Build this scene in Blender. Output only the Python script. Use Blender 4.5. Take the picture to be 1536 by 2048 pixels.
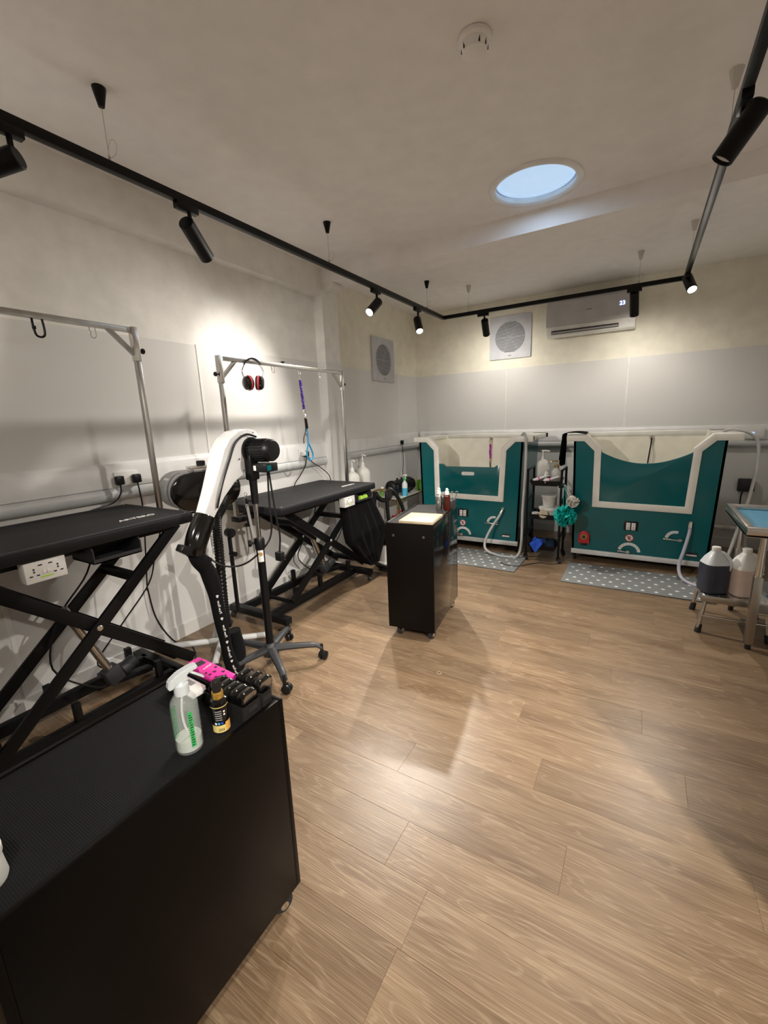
import bpy, bmesh, math, random
from mathutils import Vector, Matrix, Euler, Quaternion
random.seed(7)
for _o in list(bpy.data.objects):
    bpy.data.objects.remove(_o)
SC = bpy.context.scene
COL = SC.collection
R = math.radians

# ------------------------------------------------------------------ camera
cam_d = bpy.data.cameras.new('camera')
cam_d.sensor_fit = 'VERTICAL'; cam_d.sensor_height = 36.0; cam_d.sensor_width = 27.0
cam_d.lens = 853.0/2048.0*36.0
cam_d.clip_start = 0.02
cam = bpy.data.objects.new('camera', cam_d); COL.objects.link(cam)
yaw, pitch, roll = R(31.12), R(12.26), R(-2.265)
fw = Vector((-math.sin(yaw)*math.cos(pitch), math.cos(yaw)*math.cos(pitch), -math.sin(pitch)))
rt0 = Vector((math.cos(yaw), math.sin(yaw), 0)); up0 = rt0.cross(fw)
rt = rt0*math.cos(roll)+up0*math.sin(roll); up = -rt0*math.sin(roll)+up0*math.cos(roll)
cam.matrix_world = Matrix(((rt.x, up.x, -fw.x, 0), (rt.y, up.y, -fw.y, 0), (rt.z, up.z, -fw.z, 1.5), (0, 0, 0, 1)))
SC.camera = cam
# ------------------------------------------------------------------ world, exposure
w = bpy.data.worlds.new('world'); SC.world = w; w.use_nodes = True
w.node_tree.nodes['Background'].inputs[0].default_value = (0.45, 0.62, 1.0, 1)
w.node_tree.nodes['Background'].inputs[1].default_value = 0.6
SC.view_settings.view_transform = 'Standard'; SC.view_settings.look = 'None'
SC.view_settings.exposure = 0.68; SC.view_settings.gamma = 1.0
SC.view_settings.use_curve_mapping = False
LAMP_W = 120.0
LAMP_COL = (1.0, 0.935, 0.85)

# ------------------------------------------------------------------ materials
MATS = {}
def mat(name, col, rough=0.5, metal=0.0, var=0.06, vscale=8.0, bump=0.0, bscale=60.0, coat=0.0, trans=0.0,
        emit=None, estr=0.0, alpha=1.0, ior=1.45, spec=0.5, stretch=None, sheen=0.0):
    m = bpy.data.materials.new(name); m.use_nodes = True
    nt = m.node_tree; b = nt.nodes['Principled BSDF']
    b.inputs['Roughness'].default_value = rough; b.inputs['Metallic'].default_value = metal
    b.inputs['IOR'].default_value = ior; b.inputs['Specular IOR Level'].default_value = spec
    b.inputs['Coat Weight'].default_value = coat; b.inputs['Coat Roughness'].default_value = 0.08
    b.inputs['Transmission Weight'].default_value = trans; b.inputs['Alpha'].default_value = alpha
    b.inputs['Sheen Weight'].default_value = sheen
    tc = nt.nodes.new('ShaderNodeTexCoord'); mp = nt.nodes.new('ShaderNodeMapping')
    nt.links.new(tc.outputs['Object'], mp.inputs[0])
    if stretch: mp.inputs['Scale'].default_value = stretch
    nz = nt.nodes.new('ShaderNodeTexNoise'); nz.inputs['Scale'].default_value = vscale; nz.inputs['Detail'].default_value = 4
    nt.links.new(mp.outputs[0], nz.inputs['Vector'])
    rp = nt.nodes.new('ShaderNodeValToRGB')
    c = Vector(col[:3])
    rp.color_ramp.elements[0].position = 0.3; rp.color_ramp.elements[1].position = 0.7
    rp.color_ramp.elements[0].color = (*[max(0, x*(1-var)) for x in c], 1)
    rp.color_ramp.elements[1].color = (*[min(1, x*(1+var)) for x in c], 1)
    nt.links.new(nz.outputs['Fac'], rp.inputs[0]); nt.links.new(rp.outputs[0], b.inputs['Base Color'])
    if bump:
        n2 = nt.nodes.new('ShaderNodeTexNoise'); n2.inputs['Scale'].default_value = bscale; n2.inputs['Detail'].default_value = 3
        nt.links.new(mp.outputs[0], n2.inputs['Vector'])
        bp = nt.nodes.new('ShaderNodeBump'); bp.inputs['Strength'].default_value = bump; bp.inputs['Distance'].default_value = 0.004
        nt.links.new(n2.outputs['Fac'], bp.inputs['Height']); nt.links.new(bp.outputs[0], b.inputs['Normal'])
    if emit:
        b.inputs['Emission Color'].default_value = (*emit, 1); b.inputs['Emission Strength'].default_value = estr
    MATS[name] = m
    return m
mat('wall_white', (0.83, 0.815, 0.775), 0.55, bump=0.05, bscale=120)
mat('wall_cream', (0.86, 0.825, 0.70), 0.6, bump=0.05, bscale=120)
mat('ceiling_paint', (0.90, 0.875, 0.86), 0.8, var=0.03, bump=0.15, bscale=180)
mat('panel_gray', (0.73, 0.72, 0.70), 0.32, var=0.02, vscale=2, bump=0.02, bscale=40)
mat('joint_white', (0.80, 0.79, 0.76), 0.4)
mat('trunk_white', (0.74, 0.74, 0.73), 0.35)
mat('trunk_gray', (0.55, 0.56, 0.56), 0.4)
mat('skirting', (0.66, 0.65, 0.63), 0.45)
mat('subfloor', (0.10, 0.072, 0.05), 0.9)
mat('black_metal', (0.005, 0.005, 0.0055), 0.42, spec=0.25)
mat('black_satin', (0.008, 0.008, 0.009), 0.5, spec=0.3)
mat('black_plastic', (0.007, 0.007, 0.0075), 0.38, spec=0.35)
mat('black_gloss', (0.004, 0.0035, 0.0035), 0.12, coat=0.3)
mat('black_side', (0.0045, 0.0035, 0.003), 0.32, bump=0.03, bscale=8, spec=0.12)
mat('black_rubber', (0.018, 0.018, 0.019), 0.75, bump=0.2, bscale=300)
mat('star_base', (0.03, 0.032, 0.034), 0.7, bump=0.1)
mat('dark_gray', (0.030, 0.031, 0.034), 0.45)
mat('top_gray', (0.030, 0.029, 0.027), 0.75, spec=0.15)
mat('mid_gray', (0.25, 0.25, 0.25), 0.5)
mat('chrome', (0.75, 0.74, 0.72), 0.12, 1.0, var=0.02)
mat('steel', (0.44, 0.425, 0.40), 0.3, 1.0, var=0.08, vscale=20, stretch=(1, 1, 0.1))
mat('steel_bright', (0.66, 0.64, 0.61), 0.25, 1.0, var=0.06, vscale=12)
mat('gold', (0.75, 0.52, 0.22), 0.22, 1.0)
mat('teal', (0.0, 0.115, 0.130), 0.22, var=0.05, vscale=1.5, coat=0.2)
mat('tub_cream', (0.86, 0.82, 0.70), 0.3)
mat('tub_frame', (0.80, 0.78, 0.72), 0.35)
mat('white_plastic', (0.80, 0.79, 0.76), 0.35)
mat('white_metal', (0.72, 0.73, 0.73), 0.35)
mat('white_gloss', (0.82, 0.82, 0.82), 0.2, coat=0.3)
mat('fan_gray', (0.55, 0.56, 0.60), 0.5)
mat('fan_dark', (0.16, 0.17, 0.20), 0.6)
mat('ac_gray', (0.52, 0.51, 0.51), 0.4)
mat('mat_gray', (0.19, 0.20, 0.20), 0.75, bump=0.2, bscale=200)
mat('star_white', (0.75, 0.75, 0.72), 0.6)
mat('wood_board', (0.42, 0.34, 0.235), 0.55, var=0.1, vscale=18)
mat('label_white', (0.82, 0.80, 0.78), 0.5)
mat('label_black', (0.02, 0.02, 0.02), 0.5)
mat('red_plastic', (0.50, 0.02, 0.03), 0.35)
mat('red_soft', (0.80, 0.06, 0.08), 0.4)
mat('pink', (0.85, 0.04, 0.38), 0.3, var=0.15, vscale=40, coat=0.3)
mat('green_print', (0.05, 0.45, 0.12), 0.4)
mat('green_sponge', (0.16, 0.36, 0.06), 0.9, bump=0.4, bscale=120)
mat('lime', (0.45, 0.75, 0.08), 0.5)
mat('clear_plastic', (0.62, 0.68, 0.65), 0.08, var=0.0, alpha=0.16)
mat('smoke_plastic', (0.03, 0.028, 0.027), 0.15, trans=0.4, var=0.0, ior=1.2)
mat('pale_liquid', (0.62, 0.66, 0.60), 0.2)
mat('blue_liquid', (0.08, 0.42, 0.62), 0.15)
mat('jug_clear', (0.68, 0.73, 0.75), 0.3)
mat('jug_dark', (0.035, 0.042, 0.065), 0.3)
mat('jug_pink', (0.66, 0.53, 0.47), 0.35)
mat('jug_white', (0.78, 0.77, 0.73), 0.4)
mat('gold_cap', (0.80, 0.48, 0.10), 0.25, 0.8)
mat('label_yellow', (0.75, 0.60, 0.22), 0.4)
mat('label_orange', (0.78, 0.42, 0.10), 0.4)
mat('purple', (0.05, 0.015, 0.20), 0.7, var=0.5, vscale=120)
mat('magenta', (0.45, 0.02, 0.42), 0.7, var=0.4, vscale=120)
mat('rope_blue', (0.02, 0.22, 0.42), 0.6, var=0.2, vscale=200)
mat('strap_brown', (0.05, 0.025, 0.02), 0.7)
mat('strap_gray', (0.30, 0.28, 0.27), 0.6)
mat('hose_gray', (0.50, 0.50, 0.49), 0.4)
mat('hose_lilac', (0.48, 0.47, 0.55), 0.3)
mat('black_cloth', (0.004, 0.004, 0.0045), 0.85, bump=0.3, bscale=250, spec=0.2)
mat('blue_cloth', (0.02, 0.09, 0.55), 0.9, bump=0.4, bscale=250)
mat('navy_cloth', (0.012, 0.03, 0.07), 0.9, bump=0.4, bscale=250)
mat('teal_mesh', (0.0, 0.42, 0.38), 0.7, var=0.3, vscale=60)
mat('puff_white', (0.72, 0.69, 0.64), 0.8, bump=0.5, bscale=120)
mat('bucket_gray', (0.62, 0.61, 0.58), 0.4)
mat('blue_mat', (0.06, 0.22, 0.34), 0.5, bump=0.2, bscale=150)
mat('bolt', (0.60, 0.58, 0.55), 0.3, 1.0)
mat('lcd_blue', (0.02, 0.02, 0.05), 0.4, emit=(0.35, 0.45, 1.0), estr=4.0)
mat('led_blue', (0.02, 0.02, 0.05), 0.4, emit=(0.15, 0.35, 1.0), estr=8.0)
mat('lens_on', (1, 0.95, 0.85), 0.4, emit=(1.0, 0.90, 0.72), estr=14.0)
mat('lens_dim', (0.75, 0.76, 0.78), 0.25)
mat('diffuser', (0.45, 0.55, 0.65), 0.4, emit=(0.50, 0.72, 1.0), estr=0.46)
mat('wire', (0.45, 0.43, 0.40), 0.4, 0.6)
mat('cup_white', (0.62, 0.60, 0.56), 0.5)
mat('brown_stain', (0.42, 0.26, 0.10), 0.7)
mat('amber_bottle', (0.05, 0.008, 0.004), 0.15)
mat('alu', (0.70, 0.70, 0.70), 0.2, 1.0)

def floor_material():
    m = bpy.data.materials.new('oak_plank'); m.use_nodes = True
    nt = m.node_tree; N = nt.nodes; L = nt.links; b = N['Principled BSDF']
    tc = N.new('ShaderNodeTexCoord'); oi = N.new('ShaderNodeObjectInfo')
    off = N.new('ShaderNodeVectorMath'); off.operation = 'MULTIPLY_ADD'
    cmb = N.new('ShaderNodeCombineXYZ')
    for i in range(3): L.new(oi.outputs['Random'], cmb.inputs[i])
    L.new(cmb.outputs[0], off.inputs[0]); off.inputs[1].default_value = (37.0, 91.0, 13.0)
    L.new(tc.outputs['Object'], off.inputs[2])
    mp = N.new('ShaderNodeMapping'); L.new(off.outputs[0], mp.inputs[0]); mp.inputs['Scale'].default_value = (0.8, 6.5, 1.0)
    # cathedral figure: distorted bands
    n1 = N.new('ShaderNodeTexNoise'); n1.inputs['Scale'].default_value = 1.6; n1.inputs['Detail'].default_value = 3; n1.inputs['Distortion'].default_value = 0.6
    L.new(mp.outputs[0], n1.inputs['Vector'])
    sw = N.new('ShaderNodeMath'); sw.operation = 'MULTIPLY'; sw.inputs[1].default_value = 75.0; L.new(n1.outputs['Fac'], sw.inputs[0])
    sn = N.new('ShaderNodeMath'); sn.operation = 'SINE'; L.new(sw.outputs[0], sn.inputs[0])
    # fine fibre
    mp2 = N.new('ShaderNodeMapping'); L.new(off.outputs[0], mp2.inputs[0]); mp2.inputs['Scale'].default_value = (4.0, 210.0, 1.0)
    n2 = N.new('ShaderNodeTexNoise'); n2.inputs['Scale'].default_value = 1.4; n2.inputs['Detail'].default_value = 5; L.new(mp2.outputs[0], n2.inputs['Vector'])
    mp3 = N.new('ShaderNodeMapping'); L.new(off.outputs[0], mp3.inputs[0]); mp3.inputs['Scale'].default_value = (1.0, 5.0, 1.0)
    n3 = N.new('ShaderNodeTexNoise'); n3.inputs['Scale'].default_value = 2.2; n3.inputs['Detail'].default_value = 4; L.new(mp3.outputs[0], n3.inputs['Vector'])
    base = N.new('ShaderNodeValToRGB'); e = base.color_ramp.elements
    e[0].position = 0.30; e[0].color = (0.182, 0.117, 0.067, 1); e[1].position = 0.72; e[1].color = (0.285, 0.198, 0.120, 1)
    L.new(n3.outputs['Fac'], base.inputs[0])
    def mix(kind, a, bcol, fac):
        x = N.new('ShaderNodeMix'); x.data_type = 'RGBA'; x.blend_type = kind
        if isinstance(fac, float): x.inputs[0].default_value = fac
        else: L.new(fac, x.inputs[0])
        L.new(a, x.inputs[6])
        if isinstance(bcol, tuple): x.inputs[7].default_value = bcol
        else: L.new(bcol, x.inputs[7])
        return x.outputs[2]
    f1 = N.new('ShaderNodeValToRGB'); f1.color_ramp.elements[0].position = 0.40; f1.color_ramp.elements[1].position = 0.62
    f1.color_ramp.elements[0].color = (0.80, 0.77, 0.74, 1); f1.color_ramp.elements[1].color = (1.06, 1.06, 1.06, 1)
    L.new(n2.outputs['Fac'], f1.inputs[0])
    c1 = mix('MULTIPLY', base.outputs[0], f1.outputs[0], 1.0)
    g1 = N.new('ShaderNodeMapRange'); g1.inputs[1].default_value = 0.55; g1.inputs[2].default_value = 1.0; g1.inputs[4].default_value = 0.42
    L.new(sn.outputs[0], g1.inputs[0])
    gm = N.new('ShaderNodeMath'); gm.operation = 'MULTIPLY'; L.new(g1.outputs[0], gm.inputs[0])
    n4 = N.new('ShaderNodeMapRange'); n4.inputs[1].default_value = 0.25; n4.inputs[2].default_value = 0.55; L.new(n2.outputs['Fac'], n4.inputs[0])
    L.new(n4.outputs[0], gm.inputs[1])
    c2 = mix('MIX', c1, (0.37, 0.275, 0.18, 1), gm.outputs[0])
    rv = N.new('ShaderNodeMapRange'); rv.inputs[3].default_value = 0.88; rv.inputs[4].default_value = 1.12; L.new(oi.outputs['Random'], rv.inputs[0])
    cc = N.new('ShaderNodeCombineXYZ')
    for i in range(3): L.new(rv.outputs[0], cc.inputs[i])
    c3 = mix('MULTIPLY', c2, cc.outputs[0], 1.0)
    L.new(c3, b.inputs['Base Color'])
    rr = N.new('ShaderNodeMapRange'); rr.inputs[3].default_value = 0.26; rr.inputs[4].default_value = 0.42; L.new(n2.outputs['Fac'], rr.inputs[0])
    L.new(rr.outputs[0], b.inputs['Roughness'])
    bp = N.new('ShaderNodeBump'); bp.inputs['Strength'].default_value = 0.25; bp.inputs['Distance'].default_value = 0.002
    L.new(n2.outputs['Fac'], bp.inputs['Height']); L.new(bp.outputs[0], b.inputs['Normal'])
    MATS['oak_plank'] = m
floor_material()

def ribbed_material(name, col, axis, scale, strength, rough):
    m = mat(name, col, rough, spec=0.2); nt = m.node_tree; b = nt.nodes['Principled BSDF']
    tc = nt.nodes.new('ShaderNodeTexCoord'); wv = nt.nodes.new('ShaderNodeTexWave')
    wv.bands_direction = axis; wv.inputs['Scale'].default_value = scale; wv.inputs['Distortion'].default_value = 0.3
    nt.links.new(tc.outputs['Object'], wv.inputs['Vector'])
    bp = nt.nodes.new('ShaderNodeBump'); bp.inputs['Strength'].default_value = strength; bp.inputs['Distance'].default_value = 0.002
    nt.links.new(wv.outputs['Fac'], bp.inputs['Height']); nt.links.new(bp.outputs[0], b.inputs['Normal'])
ribbed_material('ribbed_rubber', (0.009, 0.0092, 0.0098), 'Y', 75.0, 0.3, 0.65)
ribbed_material('table_mat', (0.011, 0.011, 0.012), 'X', 120.0, 0.12, 0.55)

# ------------------------------------------------------------------ mesh helpers (all shapes are added to a bmesh in world coordinates)
def nb(): return bmesh.new()
def _merge(b, t, mx=None):
    if mx is not None: bmesh.ops.transform(t, matrix=mx, verts=t.verts)
    me = bpy.data.meshes.new('_t'); t.to_mesh(me); t.free(); b.from_mesh(me); bpy.data.meshes.remove(me)
def box(b, x0, x1, y0, y1, z0, z1, bev=0.0, mx=None, seg=2):
    t = bmesh.new()
    bmesh.ops.create_cube(t, size=1)
    for v in t.verts:
        v.co = Vector(((x0+x1)/2+v.co.x*(x1-x0), (y0+y1)/2+v.co.y*(y1-y0), (z0+z1)/2+v.co.z*(z1-z0)))
    if bev > 0: bmesh.ops.bevel(t, geom=list(t.edges), offset=bev, segments=seg, affect='EDGES', profile=0.5)
    _merge(b, t, mx); return b
def obox(b, p0, p1, wid, thick, upv=(0, 0, 1), bev=0.0):
    """bar from p0 to p1: wid along the side axis, thick along the up axis"""
    p0, p1 = Vector(p0), Vector(p1); d = (p1-p0); L = d.length; d.normalize()
    u = Vector(upv); s = d.cross(u)
    if s.length < 1e-5: s = d.cross(Vector((1, 0, 0)))
    s.normalize(); u = s.cross(d)
    mx = Matrix(((d.x, s.x, u.x, (p0.x+p1.x)/2), (d.y, s.y, u.y, (p0.y+p1.y)/2), (d.z, s.z, u.z, (p0.z+p1.z)/2), (0, 0, 0, 1)))
    return box(b, -L/2, L/2, -wid/2, wid/2, -thick/2, thick/2, bev, mx)
def frame_from(d):
    d = Vector(d).normalized(); a = Vector((0, 0, 1)) if abs(d.z) < 0.95 else Vector((1, 0, 0))
    s = a.cross(d).normalized(); u = d.cross(s)
    return s, u, d
def cyl(b, p0, p1, r, r2=None, n=20, bev=0.0):
    p0, p1 = Vector(p0), Vector(p1); r2 = r if r2 is None else r2
    s, u, d = frame_from(p1-p0); L = (p1-p0).length
    prof = [(0, 0), (r, 0), (r2, L), (0, L)]
    if bev > 0: prof = [(0, 0), (r-bev, 0), (r, bev), (r2, L-bev), (r2-bev, L), (0, L)]
    return lathe(b, prof, p0, n, (s, u, d))
def lathe(b, prof, org, n=28, fr=None, ang=2*math.pi):
    org = Vector(org); s, u, d = fr if fr else (Vector((1, 0, 0)), Vector((0, 1, 0)), Vector((0, 0, 1)))
    rings = []
    for r, z in prof:
        if r < 1e-6: rings.append([b.verts.new(org+d*z)])
        else: rings.append([b.verts.new(org+d*z+s*(r*math.cos(2*math.pi*i/n))+u*(r*math.sin(2*math.pi*i/n))) for i in range(n)])
    for a, c in zip(rings, rings[1:]):
        for i in range(n):
            j = (i+1) % n
            if len(a) == 1 and len(c) > 1: b.faces.new((a[0], c[j], c[i]))
            elif len(c) == 1 and len(a) > 1: b.faces.new((a[i], a[j], c[0]))
            elif len(a) > 1: b.faces.new((a[i], a[j], c[j], c[i]))
    return b
def smooth_pts(pts, k=6, closed=False):
    P = [Vector(p) for p in pts]; out = []; n = len(P)
    rng = range(n if closed else n-1)
    for i in rng:
        if closed: p0, p1, p2, p3 = P[(i-1) % n], P[i], P[(i+1) % n], P[(i+2) % n]
        else: p0, p1, p2, p3 = P[max(0, i-1)], P[i], P[i+1], P[min(n-1, i+2)]
        for q in range(k):
            t = q/k
            out.append(0.5*((2*p1)+(-p0+p2)*t+(2*p0-5*p1+4*p2-p3)*t*t+(-p0+3*p1-3*p2+p3)*t**3))
    if not closed: out.append(P[-1])
    return out
def tube(b, pts, r, n=10, k=6, closed=False, rib=0.0, prof=None):
    P = smooth_pts(pts, k, closed) if k > 1 else [Vector(p) for p in pts]
    m = len(P); rings = []; ref = None
    for i, p in enumerate(P):
        if closed: d = P[(i+1) % m]-P[i-1]
        else: d = P[min(m-1, i+1)]-P[max(0, i-1)]
        if d.length < 1e-9: d = Vector((0, 0, 1))
        d.normalize()
        if ref is None: s, u, _ = frame_from(d)
        else:
            s = ref - d*ref.dot(d)
            s = s.normalized() if s.length > 1e-6 else frame_from(d)[0]
            u = d.cross(s)
        ref = s
        rr = r if prof is None else r*prof(i/(m-1))
        if rib and i % 2: rr *= (1-rib)
        rings.append([b.verts.new(p+s*(rr*math.cos(2*math.pi*q/n))+u*(rr*math.sin(2*math.pi*q/n))) for q in range(n)])
    pr = list(zip(rings, rings[1:])) + ([(rings[-1], rings[0])] if closed else [])
    for a, c in pr:
        for q in range(n):
            b.faces.new((a[q], a[(q+1) % n], c[(q+1) % n], c[q]))
    if not closed:
        b.faces.new(list(reversed(rings[0]))); b.faces.new(rings[-1])
    return b
def prism(b, poly, axis, a0, a1, bev=0.0, mx=None):
    """poly: 2D points; axis 'x': (y,z), 'y': (x,z), 'z': (x,y)"""
    t = bmesh.new()
    def P(p, a):
        return {'x': (a, p[0], p[1]), 'y': (p[0], a, p[1]), 'z': (p[0], p[1], a)}[axis]
    v0 = [t.verts.new(P(p, a0)) for p in poly]; v1 = [t.verts.new(P(p, a1)) for p in poly]
    n = len(poly)
    t.faces.new(v0); t.faces.new(list(reversed(v1)))
    for i in range(n): t.faces.new((v0[i], v1[i], v1[(i+1) % n], v0[(i+1) % n]))
    bmesh.ops.recalc_face_normals(t, faces=list(t.faces))
    if bev > 0: bmesh.ops.bevel(t, geom=list(t.edges), offset=bev, segments=2, affect='EDGES', profile=0.5)
    _merge(b, t, mx); return b
def ball(b, c, r, sc=(1, 1, 1), n=20, m=12, rot=None):
    t = bmesh.new(); bmesh.ops.create_uvsphere(t, u_segments=n, v_segments=m, radius=r)
    mx = Matrix.Translation(Vector(c)) @ (rot.to_matrix().to_4x4() if rot else Matrix()) @ Matrix.Diagonal((*sc, 1))
    _merge(b, t, mx); return b
def rrect(x0, x1, y0, y1, r, k=5):
    out = []
    for cx, cy, a in ((x1-r, y1-r, 0), (x0+r, y1-r, 90), (x0+r, y0+r, 180), (x1-r, y0+r, 270)):
        for i in range(k+1):
            t = R(a+90*i/k); out.append((cx+r*math.cos(t), cy+r*math.sin(t)))
    return out
def band(path, hw):
    """mitred strip outline around an open 2D path"""
    L, Rr = [], []; n = len(path)
    for i in range(n):
        p = Vector(path[i])
        d0 = (p-Vector(path[i-1])).normalized() if i else None
        d1 = (Vector(path[i+1])-p).normalized() if i < n-1 else None
        d0 = d0 or d1; d1 = d1 or d0
        n0 = Vector((-d0.y, d0.x)); n1 = Vector((-d1.y, d1.x)); mm = (n0+n1).normalized()
        k = hw/max(0.4, mm.dot(n0))
        L.append(p+mm*k); Rr.append(p-mm*k)
    return [tuple(q) for q in L], [tuple(q) for q in Rr]

# ------------------------------------------------------------------ scene helpers
W = {}
def _mesh(name, b, m, shade=35):
    bmesh.ops.recalc_face_normals(b, faces=list(b.faces))
    me = bpy.data.meshes.new(name); b.to_mesh(me); b.free()
    me.materials.append(MATS[m])
    if shade:
        me.shade_smooth(); me.set_sharp_from_angle(angle=R(shade))
    return me
def P(name, b, m, parent=None, label=None, local=False, shade=35, kind=None):
    """link a bmesh (world coordinates unless local) as a part of parent"""
    if parent is not None and not local:
        bmesh.ops.transform(b, matrix=W[parent.name].inverted(), verts=b.verts)
    o = bpy.data.objects.new(name, _mesh(name, b, m, shade)); COL.objects.link(o)
    if parent is not None: o.parent = parent; W[o.name] = W[parent.name]
    if label: o['label'] = label
    if kind: o['kind'] = kind
    return o
def tag(o, label, cat, group=None):
    o['label'] = label; o['category'] = cat
    if group: o['group'] = group
    return o
def thing(name, label, cat, loc, rot=None, group=None):
    o = bpy.data.objects.new(name, None); COL.objects.link(o); o.empty_display_size = 0.05
    o.location = loc
    mx = Matrix.Translation(Vector(loc))
    if rot is not None:
        o.rotation_euler = rot; mx = mx @ Euler(rot).to_matrix().to_4x4()
    W[o.name] = mx
    return tag(o, label, cat, group)
def T(name, b, m, label, cat, group=None, shade=35):
    """a thing that is one mesh, origin at its base"""
    lo = Vector((min(v.co.x for v in b.verts), min(v.co.y for v in b.verts), min(v.co.z for v in b.verts)))
    hi = Vector((max(v.co.x for v in b.verts), max(v.co.y for v in b.verts), 0))
    c = Vector(((lo.x+hi.x)/2, (lo.y+hi.y)/2, lo.z))
    bmesh.ops.translate(b, vec=-c, verts=b.verts)
    o = bpy.data.objects.new(name, _mesh(name, b, m, shade)); COL.objects.link(o); o.location = c
    W[o.name] = Matrix.Translation(c)
    return tag(o, label, cat, group)
def S(name, b, m, parent=None, shade=0):
    """a piece of the setting"""
    o = bpy.data.objects.new(name, _mesh(name, b, m, shade)); COL.objects.link(o)
    W[o.name] = Matrix()
    if parent is not None: o.parent = parent
    else: o['kind'] = 'structure'
    return o
def share(name, me, parent, mx):
    o = bpy.data.objects.new(name, me); COL.objects.link(o); o.parent = parent; o.matrix_local = mx; return o
def text_bm(s, size, mx, ext=0.0004, align='CENTER'):
    cu = bpy.data.curves.new('_txt', 'FONT'); cu.body = s; cu.size = size; cu.extrude = ext; cu.align_x = align; cu.align_y = 'CENTER'
    cu.resolution_u = 2
    o = bpy.data.objects.new('_txt', cu); COL.objects.link(o)
    me = bpy.data.meshes.new_from_object(o.evaluated_get(bpy.context.evaluated_depsgraph_get()))
    bpy.data.objects.remove(o); bpy.data.curves.remove(cu)
    b = bmesh.new(); b.from_mesh(me); bpy.data.meshes.remove(me)
    bmesh.ops.transform(b, matrix=mx, verts=b.verts); return b
def basis(o, xa, ya):
    xa = Vector(xa).normalized(); ya = Vector(ya); ya = (ya-xa*ya.dot(xa)).normalized(); za = xa.cross(ya)
    return Matrix(((xa.x, ya.x, za.x, o[0]), (xa.y, ya.y, za.y, o[1]), (xa.z, ya.z, za.z, o[2]), (0, 0, 0, 1)))

# ================================================================== ROOM
XL, XP, XF, YB, ZC = -2.774, -2.67, -2.822, 5.706, 2.885
XR, YE, XR2, YR = 1.30, 0.31, 3.2, -2.3      # right wall, its near end, adjoining space, rear wall
PZ = 2.066
# floor: dark bed with individual oak planks
fl = S('floor', box(nb(), XF-0.1, XR2+0.1, YR-0.1, YB+0.1, -0.06, -0.004), 'subfloor')
def plank_mesh(L, Wd):
    b = nb(); c = 0.0006; h = 0.004
    lo = [(-L/2, -Wd/2), (L/2, -Wd/2), (L/2, Wd/2), (-L/2, Wd/2)]
    li = [(-L/2+c, -Wd/2+c), (L/2-c, -Wd/2+c), (L/2-c, Wd/2-c), (-L/2+c, Wd/2-c)]
    v0 = [b.verts.new((*p, -h)) for p in lo]; v1 = [b.verts.new((*p, -c)) for p in lo]; v2 = [b.verts.new((*p, 0)) for p in li]
    for a, d in ((v0, v1), (v1, v2)):
        for i in range(4): b.faces.new((a[i], a[(i+1) % 4], d[(i+1) % 4], d[i]))
    b.faces.new(v2)
    return _mesh('plank', b, 'oak_plank', 0)
PW, PL = 0.185, 1.22
_pm = {}
row = 0; y = 0.985-18*PW
while y < YB:
    xa, xb = XF, (XR if y+PW/2 > YE else XR2)
    x = -0.486 - 4*PL + (row*0.437*PL) % PL
    if abs(y-0.80) < 0.01: x = -0.486-4*PL
    y1 = min(y+PW, YB)
    while x < xb:
        a, c = max(x, xa), min(x+PL, xb)
        if c-a > 0.03:
            key = (round(c-a, 3), round(y1-y, 3))
            if key not in _pm: _pm[key] = plank_mesh(c-a-0.0003, y1-y-0.0003)
            share('plank', _pm[key], fl, Matrix.Translation(((a+c)/2, (y+y1)/2, 0)))
        x += PL
    y += PW; row += 1

# walls
wl = S('wall_left', box(nb(), XL-0.12, XL, YR-0.1, 3.5, 0, ZC), 'wall_white')
pil = S('trim_1', box(nb(), XL-0.12, XP, 3.45, 3.69, 0, ZC), 'wall_white')
wf = S('wall_left_recess', box(nb(), XF-0.12, XF, 3.5, YB+0.1, 0, ZC), 'wall_cream')
wb = S('wall_back', box(nb(), XF-0.1, XR+0.1, YB, YB+0.12, 0, ZC), 'wall_cream')
S('wall_right', box(nb(), XR, XR+0.14, YE, YB, 0, ZC), 'wall_white')
S('wall_front', box(nb(), XL-0.12, XR2+0.1, YR-0.12, YR, 0, ZC), 'wall_white')
b = box(nb(), XR2, XR2+0.12, YR, 1.6, 0, ZC); S('wall_side', b, 'wall_white')
S('wall_far', box(nb(), XR+0.14, XR2, 1.5, 1.6, 0, ZC), 'wall_white')
# ceiling with the round hole of the light tunnel
SKX, SKY, SKR = -0.685, 3.10, 0.245
b = nb()
def loop(pts): 
    vs = [b.verts.new(p) for p in pts]; return [b.edges.new((vs[i], vs[(i+1) % len(vs)])) for i in range(len(vs))]
ed = loop([(XF-.1, YR-.1, ZC), (XR2+.1, YR-.1, ZC), (XR2+.1, YB+.1, ZC), (XF-.1, YB+.1, ZC)])
ed += loop([(SKX+SKR*math.cos(2*math.pi*i/48), SKY+SKR*math.sin(2*math.pi*i/48), ZC) for i in range(48)])
bmesh.ops.triangle_fill(b, edges=ed, use_beauty=True)
ex = bmesh.ops.extrude_face_region(b, geom=list(b.faces))
bmesh.ops.translate(b, vec=(0, 0, 0.14), verts=[v for v in ex['geom'] if isinstance(v, bmesh.types.BMVert)])
ce = S('ceiling', b, 'ceiling_paint')
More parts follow.
